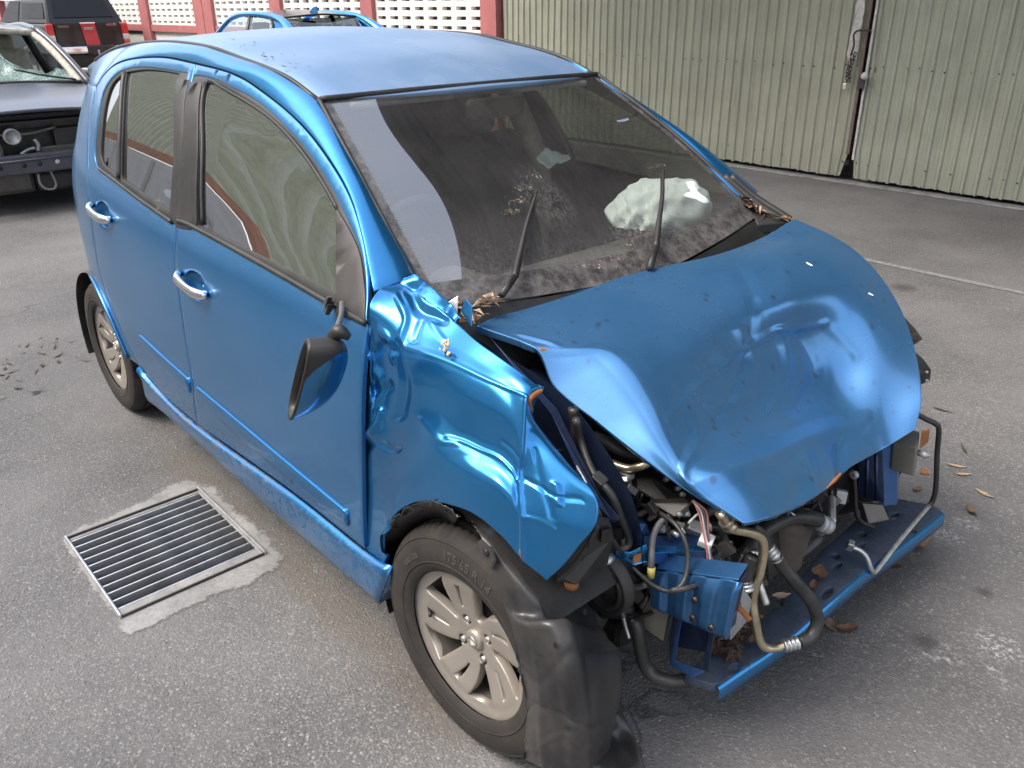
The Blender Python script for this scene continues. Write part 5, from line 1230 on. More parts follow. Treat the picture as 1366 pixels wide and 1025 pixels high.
q=np.array((0.436,0.48,0.466)); tube('fixing_stud',[q+(-.02,0,0),q,q+(.012,.006,0)],[.008,.011,.006],M['galv'],gb,smooth=False)
q=np.array((0.439,0.47,0.419)); tube('rusty_bolt',[q,q+(.022,.006,-.002)],[.009,.005],M['rust'],gb,smooth=False)
tube('bent_stay',[(0.331,0.3,0.424),(0.341,0.3,0.383),(0.356,0.3,0.317),(0.369,0.32,0.284),(0.387,0.36,0.257)],.006,M['grime'],car,seg=6); lathe('stay_eye',[(.004,-.005),(.012,-.005),(.012,.005),(.004,.005)],M['galv'],car,c=(0.335,0.29,0.435),seg=16)
hexa('mount_foot',[(0.343,0.36,0.316),(0.385,0.4,0.313),(0.41,0.4,0.275),(0.371,0.36,0.259)],[np.array(p)+(-.03,.03,-.02) for p in ((0.343,0.36,0.316),(0.385,0.4,0.313),(0.41,0.4,0.275),(0.371,0.36,0.259))],M['engine'],car)
# black scraps of the far wing and lamp
fw=[(0.192,0.78,0.728),(0.216,0.82,0.685),(0.234,0.84,0.653),(0.225,0.8,0.639)]
prism('torn_scrap',fw,(-.03,.02,-.01),M['black'],car); 
sc=prism('lamp_bracket',[(0.268,0.72,0.65),(0.286,0.74,0.63),(0.306,0.76,0.596),(0.31,0.76,0.563),(0.293,0.74,0.548),(0.281,0.72,0.585)],(-.02,.02,0),M['black'],car)
for q in ((0.298,0.75,0.589),(0.303,0.75,0.563)): tube('bolt_hole',[np.array(q)+(-.006,0,0),np.array(q)+(.004,0,0)],.005,M['galv'],sc,seg=8)
# gold air-conditioning pipe and its rubber hose
gp=[(0.378,-0.42,0.653),(0.382,-0.4,0.623),(0.386,-0.38,0.599),(0.4,-0.33,0.573),(0.41,-0.3,0.55),(0.415,-0.29,0.52),(0.415,-0.29,0.459),(0.406,-0.29,0.379),(0.421,-0.29,0.319),(0.429,-0.28,0.27),(0.439,-0.265,0.241),(0.453,-0.24,0.232),(0.464,-0.22,0.236)]
p1=tube('gas_pipe',gp,.0105,M['gold'],car,seg=12); p1['label']='bent gold air-conditioning pipe'
def ferrule(name,a,b,r,m,par,n=4):
    a=np.array(a);b=np.array(b); P=[];rr=[]
    for i in range(n):
        for t,k in ((.0,.85),(.12,1.0),(.62,1.0),(.74,.82)): P.append(a+(b-a)*((i+t)/n)); rr.append(r*k)
    V,F=tube_data(P,rr,14); return mesh(name,V,F,m,par)
ferrule('ferrule',(0.463,-0.225,0.236),(0.484,-0.19,0.24),.0165,M['alu'],p1); ferrule('pipe_collar',(0.378,-0.4,0.627),(0.386,-0.377,0.596),.0155,M['gold'],p1,2)
h1=tube('gas_hose',[(0.484,-0.19,0.24),(0.496,-0.16,0.25),(0.495,-0.14,0.283),(0.478,-0.15,0.334),(0.449,-0.18,0.387),(0.42,-0.2,0.428),(0.409,-0.22,0.461)],.0155,M['hose'],car,seg=12)
ferrule('ferrule',(0.411,-0.215,0.452),(0.394,-0.24,0.492),.0165,M['alu'],h1)
tube('gas_pipe',[(0.398,-0.24,0.491),(0.39,-0.26,0.533),(0.377,-0.28,0.555)],.010,M['hose'],car)
h2=tube('gas_hose',[(0.398,-0.3,0.496),(0.394,-0.31,0.458),(0.394,-0.31,0.425)],.015,M['hose'],car,seg=12); ferrule('ferrule',(0.388,-0.31,0.442),(0.404,-0.31,0.406),.0165,M['alu'],h2)
tube('steel_pipe',[(0.383,-0.27,0.487),(0.388,-0.26,0.423),(0.41,-0.26,0.382),(0.425,-0.26,0.356)],.009,M['alu'],car)
# radiator hose and silencer can
rh=tube('radiator_hose',[(0.346,-0.22,0.388),(0.332,-0.2,0.425),(0.328,-0.16,0.449),(0.335,-0.1,0.459),(0.35,-0.04,0.457),(0.375,0.01,0.441),(0.395,0.06,0.404)],.0195,M['hose'],car,seg=14)
q=np.array((0.346,-0.05,0.457)); 
mesh('hose_clip',*tube_data([(0.356,-0.075,0.453),(0.345,-0.075,0.47),(0.352,-0.07,0.486),(0.362,-0.065,0.478)],.003,6),M['alu'],rh)
ferrule('ferrule',(0.387,0.02,0.431),(0.399,0.055,0.408),.022,M['galv'],rh,2)
rows=[]
V,F=[],[]
ca=np.array((0.299,0.03,0.399)); cb=np.array((0.313,0.03,0.26)); cb[0]=ca[0]-.02
mesh('catalyst_can',*tube_data([ca+(0,0,.03),ca,ca+(cb-ca)*.06,ca+(cb-ca)*.9,ca+(cb-ca)*.94,ca+(cb-ca)*1.02],[.045,.064,.066,.066,.069,.060],28),M['brown'],car)
box('foil_scrap',(0.364,0.1,0.404),(.02,.09,.08),M['alu'],car,rot=(.4,.3,.7),bev=.01)
# black and silver pipe on the right
tube('wash_pipe',[(0.384,0.5,0.566),(0.404,0.53,0.546),(0.423,0.55,0.532),(0.431,0.56,0.513),(0.437,0.57,0.437),(0.451,0.58,0.327),(0.45,0.585,0.278),(0.445,0.575,0.259)],.0075,M['black'],car,seg=8)
wp=tube('steel_pipe',[(0.446,0.58,0.263),(0.449,0.42,0.232),(0.451,0.3,0.198),(0.451,0.26,0.189),(0.447,0.245,0.205),(0.431,0.24,0.238),(0.414,0.235,0.253),(0.393,0.225,0.259)],.0068,M['alu'],car,seg=8)
box('pipe_fitting',(0.389,0.222,0.264),(.018,.022,.026),M['alu'],wp,rot=(.2,.2,.5),bev=.003)
# lower hose to the ground
tube('drain_hose',[(0.132,-0.5,0.29),(0.201,-0.5,0.328),(0.242,-0.5,0.323),(0.257,-0.5,0.276),(0.268,-0.49,0.214),(0.293,-0.48,0.187),(0.324,-0.46,0.182),(0.344,-0.43,0.179)],.0165,M['hose'],car,seg=12)
tube('steel_pipe',[(0.214,-0.56,0.496),(0.208,-0.56,0.442),(0.232,-0.56,0.413),(0.251,-0.555,0.38)],.006,M['cable'],car,seg=8); tube('steel_pipe',[(0.246,-0.555,0.388),(0.253,-0.55,0.351),(0.265,-0.55,0.325)],.0045,M['alu'],car,seg=8)
# wiring
tube('sheathed_cable',[(0.275,-0.45,0.607),(0.266,-0.47,0.597),(0.273,-0.5,0.575),(0.296,-0.53,0.55),(0.3,-0.535,0.522)],.0072,M['cable'],car,seg=8); tube('cable_plug',[(0.301,-0.535,0.532),(0.301,-0.535,0.507)],.0085,M['yellow'],car,seg=8)
tube('loom',[(0.128,-0.42,0.566),(0.211,-0.45,0.602),(0.294,-0.47,0.616),(0.337,-0.48,0.599),(0.358,-0.49,0.564),(0.37,-0.51,0.533),(0.37,-0.53,0.517),(0.35,-0.54,0.501),(0.322,-0.55,0.504),(0.295,-0.56,0.52),(0.27,-0.56,0.527)],.0052,M['hose'],car,seg=8)
tube('loom',[(0.359,-0.54,0.508),(0.381,-0.52,0.516),(0.39,-0.48,0.508),(0.397,-0.42,0.485),(0.418,-0.38,0.468)],.0062,M['hose'],car,seg=8)
tube('ground_cable',[(0.211,-0.53,0.463),(0.234,-0.53,0.449),(0.259,-0.525,0.451),(0.279,-0.52,0.466)],.0075,M['cable'],car,seg=8)
tube('loom',[(0.134,-0.6,0.842),(0.131,-0.58,0.781),(0.184,-0.6,0.74),(0.237,-0.6,0.71),(0.248,-0.58,0.653),(0.247,-0.55,0.591),(0.248,-0.55,0.567),(0.241,-0.57,0.559)],.0085,M['hose'],car,seg=8)
for k in range(4): tube('wire',[(0.296,-0.4,0.636),(np.array((0.314,-0.4,0.613))+(.004*k,.003*k,.002*k)),(np.array((0.331,-0.4,0.569))+(.002*k,.003*k,0)),(np.array((0.346,-0.4,0.518))+(.004*math.sin(k),.004*k,0)),(np.array((0.362,-0.41,0.486))+(.004*k-.006,.003*k,0)),(0.379,-0.455,0.492),(0.379,-0.52,0.519)],.0024,M[('wire_pink','wire_white','cable','wire_pink')[k]],car,seg=5)
for k in range(3): tube('wire',[(0.104,-0.62,0.838),np.array((0.131,-0.62,0.792))+(.004*k,0,.003*k),np.array((0.165,-0.63,0.758))+(-.003*k,.002,.004*k),(0.205,-0.64,0.739)],.0022,M[('wire_pink','cable','wire_white')[k]],car,seg=5)
box('connector',(0.33,-0.385,0.542),(.03,.03,.022),M['white_plastic'],car,rot=(.3,.2,.4),bev=.003); box('connector',(0.199,-0.6,0.721),(.03,.025,.045),M['black'],car,rot=(.3,.5,.2),bev=.004); box('fuse_block',(0.148,-0.56,0.689),(.06,.05,.05),M['black_trim'],car,rot=(.2,.4,.3),bev=.006)
lathe('cap_nut',[(0,-.008),(.010,-.008),(.012,0),(.012,.012)],M['alu'],car,c=(0.152,-0.6,0.722),seg=12)
lathe('silver_sensor',[(0,-.02),(.02,-.018),(.028,0),(.028,.03)],M['alu'],car,c=(0.26,-0.33,0.507),seg=16); box('alternator',(0.221,-0.25,0.39),(.12,.10,.12),M['alu'],car,rot=(.2,.3,.5),bev=.02)
lathe('alternator_fan',[(0,-.005),(.03,-.005),(.045,.005),(.045,.02)],M['galv'],car,c=(0.247,-0.32,0.475),seg=18)
# gold pipe across the open bay, white plastic cap
g2=tube('gas_pipe',[(0.053,-0.52,0.697),(0.08,-0.5,0.704),(0.107,-0.48,0.688),(0.156,-0.46,0.68),(0.184,-0.45,0.692),(0.2,-0.43,0.704),(0.225,-0.38,0.714)],.0095,M['gold'],car,seg=10)
ferrule('valve',(0.106,-0.485,0.709),(0.121,-0.475,0.688),.0075,M['galv'],g2,3); box('hose_clip',(0.159,-0.46,0.664),(.03,.02,.012),M['alu'],g2,bev=.002)
lathe('cap',[(0,-.014),(.010,-.014),(.011,0),(.011,.012)],M['white_plastic'],g2,c=(0.102,-0.5,0.661),seg=12); tube('cap_lanyard',[(0.109,-0.5,0.664),(0.124,-0.495,0.671),(0.123,-0.48,0.687)],.0018,M['cable'],g2,seg=5)
tube('coolant_hose',[(0.068,-0.5,0.725),(0.076,-0.46,0.723),(0.11,-0.42,0.689),(0.149,-0.36,0.667)],.015,M['hose'],car,seg=10); tube('coolant_hose',[(0.105,-0.58,0.85),(0.106,-0.57,0.803),(0.094,-0.57,0.744)],.011,M['hose'],car,seg=8)
# engine mass, apron, bulkhead kit
eb=box('engine_block',(-.02,-.02,.47),(.36,.62,.40),M['grime'],car,bev=.03)
cov=hexa('valve_cover',[(0.079,-0.4,0.592),(0.153,-0.36,0.616),(0.273,-0.36,0.584),(0.263,-0.4,0.578)],[np.array(p)+(-.08,.14,-.03) for p in ((0.079,-0.4,0.592),(0.153,-0.36,0.616),(0.273,-0.36,0.584),(0.263,-0.4,0.578))],M['grime'],car,bev=.008)
for q in ((0.191,-0.36,0.626),(0.221,-0.355,0.613),(0.231,-0.35,0.599)): lathe('cover_bolt',[(0,-.004),(.006,-.004),(.007,.006)],M['galv'],cov,c=q,seg=8)
lathe('oil_filler',[(0,-.012),(.022,-.012),(.027,-.002),(.027,.01),(.032,.01),(.034,.03)],M['grime'],cov,c=(0.106,-0.41,0.598),seg=24,rot=Matrix.Rotation(R(-60),3,'X'))
hexa('mount_bracket',[(0.2,-0.42,0.592),(0.275,-0.38,0.61),(0.271,-0.38,0.569),(0.26,-0.41,0.581)],[np.array(p)+(-.03,.03,-.012) for p in ((0.2,-0.42,0.592),(0.275,-0.38,0.61),(0.271,-0.38,0.569),(0.26,-0.41,0.581))],M['engine'],car)
box('air_box',(-.10,-.30,.76),(.26,.22,.14),M['grime'],car,rot=(0,.15,.2),bev=.03); box('battery',(-.12,.34,.68),(.2,.24,.2),M['black'],car,bev=.01)
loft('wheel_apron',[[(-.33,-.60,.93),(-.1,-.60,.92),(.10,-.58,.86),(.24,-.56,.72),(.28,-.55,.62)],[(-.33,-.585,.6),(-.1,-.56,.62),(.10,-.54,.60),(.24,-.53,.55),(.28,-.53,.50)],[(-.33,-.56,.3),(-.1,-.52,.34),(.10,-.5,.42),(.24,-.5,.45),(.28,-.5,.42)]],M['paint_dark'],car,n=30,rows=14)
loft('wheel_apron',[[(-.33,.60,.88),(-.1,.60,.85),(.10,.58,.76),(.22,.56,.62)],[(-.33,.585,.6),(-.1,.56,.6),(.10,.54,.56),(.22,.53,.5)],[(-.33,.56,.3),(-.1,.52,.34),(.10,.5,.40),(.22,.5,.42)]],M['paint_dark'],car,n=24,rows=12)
tube('lamp_stay',[(.10,.57,.70),(0.231,0.74,0.681),(0.22,0.8,0.675)],.012,M['black'],car,seg=8); tube('lamp_stay',[(.16,.56,.60),(0.289,0.66,0.616),(0.287,0.74,0.591)],.012,M['black'],car,seg=8)
well(0,.335,.78,.50,75,175)
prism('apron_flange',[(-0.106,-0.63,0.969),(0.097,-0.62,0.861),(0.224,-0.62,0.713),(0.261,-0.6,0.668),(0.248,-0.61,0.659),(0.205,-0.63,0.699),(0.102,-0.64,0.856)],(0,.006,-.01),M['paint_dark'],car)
hexa('strut_brace',[(0.204,-0.5,0.575),(0.222,-0.46,0.569),(0.231,-0.44,0.516),(0.225,-0.5,0.516)],[np.array(p)+(-.05,.05,-.03) for p in ((0.204,-0.5,0.575),(0.222,-0.46,0.569),(0.231,-0.44,0.516),(0.225,-0.5,0.516))],M['paint_inner'],car,bev=.006)
lathe('strut_tower',[(.02,.02),(.06,.0),(.085,-.02),(.10,-.08),(.11,-.2)],M['paint_dark'],car,c=(-.12,-.52,.83),seg=28,rot=Matrix.Rotation(R(90),3,'X'))
for q in ((0.186,-0.44,0.566),(0.199,-0.42,0.551)): lathe('red_cap',[(0,-.006),(.005,-.006),(.007,0),(.007,.02)],M['brown'],car,c=q,seg=10)
rr=random.Random(3)
for k in range(30):
    y=rr.uniform(-.52,.3); x=rr.uniform(.16,.30); z=rr.uniform(.28,.48)
    a=np.array((x,y,z)); P=[a]; d=np.array((rr.uniform(-.2,.2),rr.uniform(-.3,.3),rr.uniform(-.2,.2)))
    for j in range(3): d=d*.7+np.array((rr.uniform(-.1,.1),rr.uniform(-.12,.12),rr.uniform(-.1,.08))); a=a+d*.5; P.append(np.clip(a,(.05,-.54,.24),(.30,.45,.50)))
    tube('loom',P,rr.choice((.005,.007,.010,.013)),M[rr.choice(('hose','hose','grime','cable'))],car,seg=8)
rr=random.Random(9)
for q in ((0.091,-0.5,0.716),(0.142,-0.5,0.662),(0.168,-0.47,0.632),(0.193,-0.46,0.62),(0.256,-0.46,0.611),(0.293,-0.44,0.592),(0.288,-0.38,0.581),(0.302,-0.34,0.55),(0.314,-0.32,0.496),(0.342,-0.3,0.48),(0.365,-0.3,0.461),(0.356,-0.36,0.467),(0.376,-0.26,0.394),(0.39,-0.22,0.392),(0.227,-0.52,0.557),(0.272,-0.42,0.542),(0.13,-0.56,0.718),(0.374,0,0.416),(0.37,0.08,0.412),(0.366,0.16,0.42)):
    for k in range(3):
        c=np.array(q)+np.array([rr.uniform(-.03,.0),rr.uniform(-.02,.03),rr.uniform(-.025,.025)]); t_=rr.random()
        mm=M[rr.choice(('grime','engine','black','galv','alu','brown','grime'))]
        if t_<.45: box('bracket',c,(rr.uniform(.012,.045),rr.uniform(.006,.03),rr.uniform(.01,.04)),mm,car,rot=(rr.uniform(-1,1),rr.uniform(-1,1),rr.uniform(-1,1)),bev=.002)
        elif t_<.7: tube('bolt',[c,c+(rr.uniform(.008,.02),rr.uniform(-.012,.0),rr.uniform(-.01,.01))],rr.uniform(.004,.008),mm,car,seg=6,smooth=False)
        else: tube('wire',[c,c+(.01,-.01,rr.uniform(-.03,.03)),c+(rr.uniform(-.01,.02),rr.uniform(-.06,.03),rr.uniform(-.05,.05)),c+(rr.uniform(-.02,.01),rr.uniform(-.08,.05),rr.uniform(-.06,.03))],rr.uniform(.0018,.0035),M[rr.choice(('cable','hose','wire_white','hose','wire_pink'))],car,seg=5)
box('radiator_remains',(.27,.15,.42),(.03,.5,.30),M['grime'],car,rot=(0,-.2,.1),bev=.004); box('gearbox',(.10,.35,.40),(.30,.3,.28),M['engine'],car,rot=(.1,.2,.2),bev=.04)
box('subframe',(.05,0,.24),(.30,1.0,.07),M['grime'],car,bev=.02)
# ================================================================== OTHER CARS IN THE YARD
M['navy']=paint('dark navy paint',(.012,.02,.045),.22,rough=.3,metal=.3); M['wreck_bonnet']=paint('dusty bonnet paint with sky sheen',(.11,.125,.165),.20,rough=.22,metal=.6,even=1)  # bonnet grey carries the reflected sky as well as dust
M['black_paint']=paint('black gloss paint',(.005,.005,.006),.0,rough=.25,metal=.2)
M['sky_paint']=paint('bright blue sedan paint',(.02,.26,.62),.05)
M['red_paint']=simple('red plastic panel',(.50,.02,.03),.3,coat=.5,var=.08)
M['yellow_wall']=simple('yellow wall',(.62,.44,.12),.8)
def add(o,mm): return o
def lofted_body(par,st,m,name='body'):
    R_=[]
    for x,w,zt,zb,cr in st:
        h=zt-zb; half=[(-w*.95,zb),(-w*.985,zb+.10*h),(-w,zb+.35*h),(-w*.995,zb+.62*h),(-w*.97,zb+.84*h),(-w*.93,zb+.95*h),(-w*.86,zt),(-w*.5,zt+cr*.75),(0,zt+cr)]
        ring=half+[(-a,b) for a,b in half[-2::-1]]; R_.append([(x,a,b) for a,b in ring])
    V=np.array(R_); n=V.shape[1]; V=np.einsum('ai,ijk->ajk',cr_weights(len(st),np.linspace(0,len(st)-1,(len(st)-1)*4+1)),V)
    na=V.shape[0]; F=grid_faces(na,n); F+=[tuple(range(n)),tuple((na-1)*n+k for k in range(n))[::-1]]
    o=mesh(name,V.reshape(-1,3),F,m,par); fixn(o); return o
def quad(name,a,b,c,d,m,par,bulge=0,n=10,dirv=(0,0,1)):
    a,b,c,d=[np.array(p,float) for p in (a,b,c,d)]; V=[]
    for i in np.linspace(0,1,n):
        for j in np.linspace(0,1,n): V.append((a*(1-i)+b*i)*(1-j)+(d*(1-i)+c*i)*j+np.array(dirv)*bulge*16*i*(1-i)*j*(1-j))
    return mesh(name,V,grid_faces(n,n),m,par)
def simple_wheel(par,x,y,r,m=None):
    s=-1 if y<0 else 1
    w=lathe('wheel',[(r*.64,-.09),(r*.70,-.10),(r*.95,-.095),(r,-.07),(r,.07),(r*.95,.095),(r*.7,.1)],M['tyre'],par,c=(x,y,r),seg=36)
    lathe('rim',[(.02,s*.07),(r*.2,s*.075),(r*.3,s*.055),(r*.58,s*.06),(r*.66,s*.09)],M['alloy'],w,c=(x,y,r),seg=30); return w
# ---- dark wrecked sedan, facing us at the left edge
t=empty('wrecked_sedan',(-7.55,.10,0),'dark navy wrecked sedan without a front bumper, windscreen shattered and sagging','car')
lofted_body(t,[(.40,.80,.80,.40,.02),(.20,.83,.84,.32,.03),(-.2,.85,.93,.25,.03),(-.9,.855,.97,.22,0),(-2.2,.855,.98,.22,0),(-2.9,.84,1.0,.25,.02),(-3.55,.80,.98,.30,.02),(-3.7,.74,.8,.4,0)],M['navy'])
bn=loft('bonnet',[[(.60,-.70,.80),(.615,-.35,.835),(.62,0,.845),(.615,.35,.835),(.60,.70,.80)],[(.42,-.74,.845),(.42,-.35,.885),(.42,0,.895),(.42,.35,.885),(.42,.74,.845)],[(.1,-.76,.90),(.1,-.35,.945),(.1,0,.95),(.1,.35,.945),(.1,.76,.90)],[(-.22,-.72,.965),(-.22,-.35,1.0),(-.22,0,1.01),(-.22,.35,1.0),(-.22,.72,.965)]],M['wreck_bonnet'],t,n=24,rows=20)
tube('bonnet_lip',[(.605,-.70,.79),(.62,-.35,.825),(.625,0,.835),(.62,.35,.825),(.605,.70,.79)],.016,M['navy'],bn,seg=8)
# crushed front: beam, shrouds, lamp ring, brackets
bm_=hexa('bumper_beam',[(.62,-.78,.34),(.70,-.70,.34),(.70,.70,.34),(.62,.78,.34)],[(.62,-.78,.50),(.70,-.70,.50),(.70,.70,.50),(.62,.78,.50)],M['navy'],t,bev=.015)
tube('pressed_rib',[(.703,-.68,.455),(.703,.68,.455)],.010,M['navy'],bm_,seg=6,smooth=False)
for y,m in ((.12,M['white_plastic']),(-.02,M['grime']),(-.14,M['grime']),(-.32,M['grime'])): tube('beam_hole',[(.695,y,.415),(.7035,y,.415)],.019,m,bm_,seg=14)
box('bay_shade_block',(.30,0,.60),(.30,1.42,.42),M['grime'],t,bev=.02)  # solid dark block standing in for the shaded cavity
box('slam_panel',(.50,0,.72),(.07,1.3,.07),M['grime'],t,rot=(0,.2,0),bev=.01); box('slam_panel',(.52,.38,.56),(.05,.4,.22),M['black'],t,bev=.01)
lathe('lamp_ring',[(.0,-.004),(.05,-.004),(.052,-.016),(.066,-.016),(.068,.02)],M['galv'],t,c=(.60,-.155,.64),seg=28,rot=Matrix.Rotation(R(90),3,'Z'))
tube('cable_run',[(.56,-.5,.68),(.575,-.2,.655),(.575,0,.65),(.56,.2,.68)],.011,M['cable'],t); 
lathe('belt_pulley',[(.02,0),(.05,0),(.09,.01),(.11,-.01),(.12,.03)],M['engine'],t,c=(.52,-.34,.53),seg=26,rot=Matrix.Rotation(R(90),3,'Z'))
tube('latch_post',[(.58,.02,.50),(.58,.03,.56),(.575,.01,.60)],.017,M['galv'],t,seg=8); tube('latch_post',[(.58,-.12,.49),(.58,-.06,.52),(.58,.0,.53)],.014,M['galv'],t,seg=8)
box('cross_tray',(.54,.22,.50),(.05,.36,.06),M['engine'],t,bev=.01)
tube('tow_loop',[(.60,-.03,.32),(.61,-.035,.24),(.61,.0,.19),(.61,.06,.18),(.60,.09,.22),(.60,.07,.33)],.011,M['galv'],t,seg=8)
box('lower_tray',(.45,.3,.24),(.3,.7,.16),M['black'],t,bev=.03); box('sump',(.4,-.25,.26),(.3,.4,.2),M['engine'],t,bev=.04)
for s in (-1,1):
    tube('front_pillar',[(-.18,s*.77,.95),(-.42,s*.71,1.14),(-.68,s*.64,1.32),(-.86,s*.58,1.425)],.032,M['navy'],t,seg=8); tube('pillar_trim',[(-.22,s*.70,.96),(-.46,s*.65,1.14),(-.72,s*.59,1.31),(-.88,s*.54,1.39)],.035,M['cream'],t,seg=8)
    tube('rear_pillar',[(-2.15,s*.57,1.42),(-2.6,s*.66,1.2),(-2.95,s*.72,1.0)],.05,M['navy'],t,seg=8); tube('mid_pillar',[(-1.5,s*.60,1.43),(-1.45,s*.76,.97)],.04,M['black'],t,seg=8)
    tube('roof_rail',[(-.86,s*.58,1.425),(-1.5,s*.60,1.455),(-2.15,s*.57,1.42)],.034,M['navy'],t,seg=8)
    quad('side_glass',(-.30,s*.76,.98),(-1.42,s*.76,.98),(-1.46,s*.61,1.40),(-.88,s*.60,1.39),M['clear_glass'],t); quad('side_glass',(-1.5,s*.76,.98),(-2.7,s*.74,1.0),(-2.2,s*.6,1.36),(-1.54,s*.61,1.40),M['clear_glass'],t)
    simple_wheel(t,0,s*.74,.30); simple_wheel(t,-2.6,s*.74,.30)
rf=loft('roof',[[(-.86,-.60,1.42),(-.82,0,1.455),(-.86,.60,1.42)],[(-1.5,-.61,1.455),(-1.5,0,1.50),(-1.5,.61,1.455)],[(-2.17,-.59,1.42),(-2.22,0,1.46),(-2.17,.59,1.42)]],M['navy'],t,n=20,rows=12)
tube('roof_front_rail',[(-.87,-.56,1.40),(-.85,0,1.43),(-.87,.56,1.40)],.03,M['cream'],t,seg=8)
quad('rear_window',(-2.2,-.55,1.42),(-2.2,.55,1.42),(-2.9,.66,1.02),(-2.9,-.66,1.02),M['dark_glass'],t)
box('dashboard',(-.45,0,.93),(.40,1.3,.14),M['dash'],t,bev=.04)
for s in (-1,1):
    b=box('front_seat',(-1.35,s*.36,.95),(.14,.46,.6),M['cream'],t,rot=(0,R(-14),0),bev=.05); box('headrest',(-1.43,s*.36,1.30),(.09,.24,.15),M['cream'],b,bev=.04)
# sagging, shattered screen: ragged top edge
def m_shatter():
    k=NT('shattered green glass'); v=k.voro(34,'DISTANCE_TO_EDGE'); v2=k.voro(110,'DISTANCE_TO_EDGE'); c=k.math('MAXIMUM',k.ramp(v,[(0,1.0),(.05,0.0)]),k.ramp(v2,[(0,.6),(.09,0.0)]))
    g=k.bsdf(Base_Color=k.mix(c,(.16,.25,.22),(.55,.66,.62)),Roughness=.25,Coat_Weight=.6); tr=k.n('ShaderNodeBsdfTransparent'); tr.inputs['Color'].default_value=(.70,.86,.79,1)
    return k.done(mixsh(k,k.math('ADD',k.math('MULTIPLY',c,.55),.38,clamp=True),tr.outputs[0],g))
M['shatter']=m_shatter()
rr=np.random.default_rng(5); nu,nv=44,22; topz=np.interp(np.linspace(0,1,nu),[0,.18,.38,.52,.60,.635,.66,.74,.85,.93,1],[.86,.82,.80,.77,.82,.80,.52,.38,.26,.30,.16])+rr.normal(0,.012,nu)
V=[]
for i in range(nu):
    y=-.70+1.40*i/(nu-1)
    for j in range(nv):
        s=topz[i]*j/(nv-1); yy=y*(1-.16*s); x=-.20-.66*s; z=.985+.44*s
        sag=-.10*math.sin(math.pi*min(1,s/.95))*math.cos(y*1.8)+.014*math.sin(16*y+9*s)+.010*math.sin(31*y-14*s)
        V.append((x+sag*.55+rr.normal(0,.0025),yy,z+sag*.8+rr.normal(0,.0025)))
sg=mesh('shattered_windscreen',V,grid_faces(nu,nv),M['shatter'],t); s_=sg.modifiers.new('thick','SOLIDIFY'); s_.thickness=.006
tube('torn_glass_edge',[V[i*nv+nv-1] for i in range(0,nu)],.008,M['shatter'],sg,seg=6,smooth=False)
tube('wiper_arm',[(-.20,.66,1.0),(-.24,.40,1.05),(-.30,.18,1.11)],.010,M['black'],t,seg=6); tube('wiper_arm',[(-.19,-.05,1.01),(-.21,-.35,1.03),(-.22,-.6,1.03)],.009,M['black'],t,seg=6)
tube('scuttle',[(-.20,-.70,.975),(-.195,0,1.005),(-.20,.70,.975)],.018,M['black'],t,seg=8)

# ---- black pickup with a hard canopy, seen from behind
t=empty('black_pickup',(-21.3,4.62,0),'glossy black pickup truck with canopy and a red panel down its tailgate','pickup truck')
bd=box('cargo_bed',(-1.0,0,.98),(4.4,1.74,.62),M['black_paint'],t,bev=.05); box('under_body',(-1.2,0,.52),(4.6,1.5,.3),M['grime'],t,bev=.03)
tg=box('tailgate',(1.22,0,1.06),(.05,1.40,.50),M['black_paint'],t,bev=.02)
prism('red_panel',[(1.262,-.16,1.30),(1.262,.14,1.30),(1.262,.19,.82),(1.262,-.11,.82)],(.012,0,0),M['red_paint'],tg,bev=.004)
box('handle_plate',(1.285,-.005,1.185),(.02,.20,.05),M['chrome'],tg,bev=.006); box('panel_cap',(1.275,-.012,1.30),(.02,.32,.03),M['chrome'],tg,bev=.004)
def letters(txt,size,c,par,m):
    V,F=text_mesh(txt,size,.004); mesh('lettering',[(c[0]+z,c[1]+x,c[2]+y) for x,y,z in V],F,m,par,smooth=False)
letters('HILUX',.075,(1.252,.50,1.255),tg,M['chrome']); letters('TOYOTA',.045,(1.298,-.005,1.185),tg,M['iron']); letters('TOYOTA',.055,(1.252,-.52,1.235),tg,M['chrome'])
bp=box('rear_bumper',(1.30,0,.755),(.16,1.72,.17),M['chrome'],t,bev=.05); pl_=box('number_plate',(1.385,.16,.73),(.02,.46,.16),M['grime'],bp,bev=.006); box('plate_lamp',(1.40,.08,.70),(.02,.05,.10),M['galv'],bp,bev=.006); box('bumper_step',(1.34,.16,.75),(.10,.62,.19),M['black'],bp,bev=.02)
for s in (-1,1):
    l=box('tail_light',(1.20,s*.785,1.07),(.10,.16,.46),M['red_lens'],t,bev=.03); box('clear_lens',(1.222,s*.785,1.0),(.07,.150,.13),M['clear_lens'],l,bev=.02)
    simple_wheel(t,0,s*.74,.38); simple_wheel(t,-3.08,s*.74,.38)
    c0=[(1.16,s*.80,1.30),(-1.1,s*.82,1.30),(-1.1,s*.68,1.80),(.86,s*.66,1.80)]; prism('canopy_side',c0,(0,-s*.05,0),M['black_paint'],t,bev=.02)
    quad('canopy_glass',(.95,s*.793,1.40),(-.9,s*.803,1.40),(-.9,s*.705,1.72),(.72,s*.692,1.72),M['dark_glass'],t)
    quad('cab_glass',(-1.25,s*.80,1.32),(-3.0,s*.80,1.30),(-2.3,s*.66,1.74),(-1.3,s*.66,1.76),M['dark_glass'],t)
prism('canopy_back',[(1.20,-.78,1.30),(1.20,.78,1.30),(.86,.64,1.84),(.86,-.64,1.84)],(-.03,0,0),M['black_paint'],t,bev=.02)
quad('canopy_window',(1.145,-.62,1.42),(1.145,.62,1.42),(.90,.54,1.80),(.90,-.54,1.80),M['dark_glass'],t)
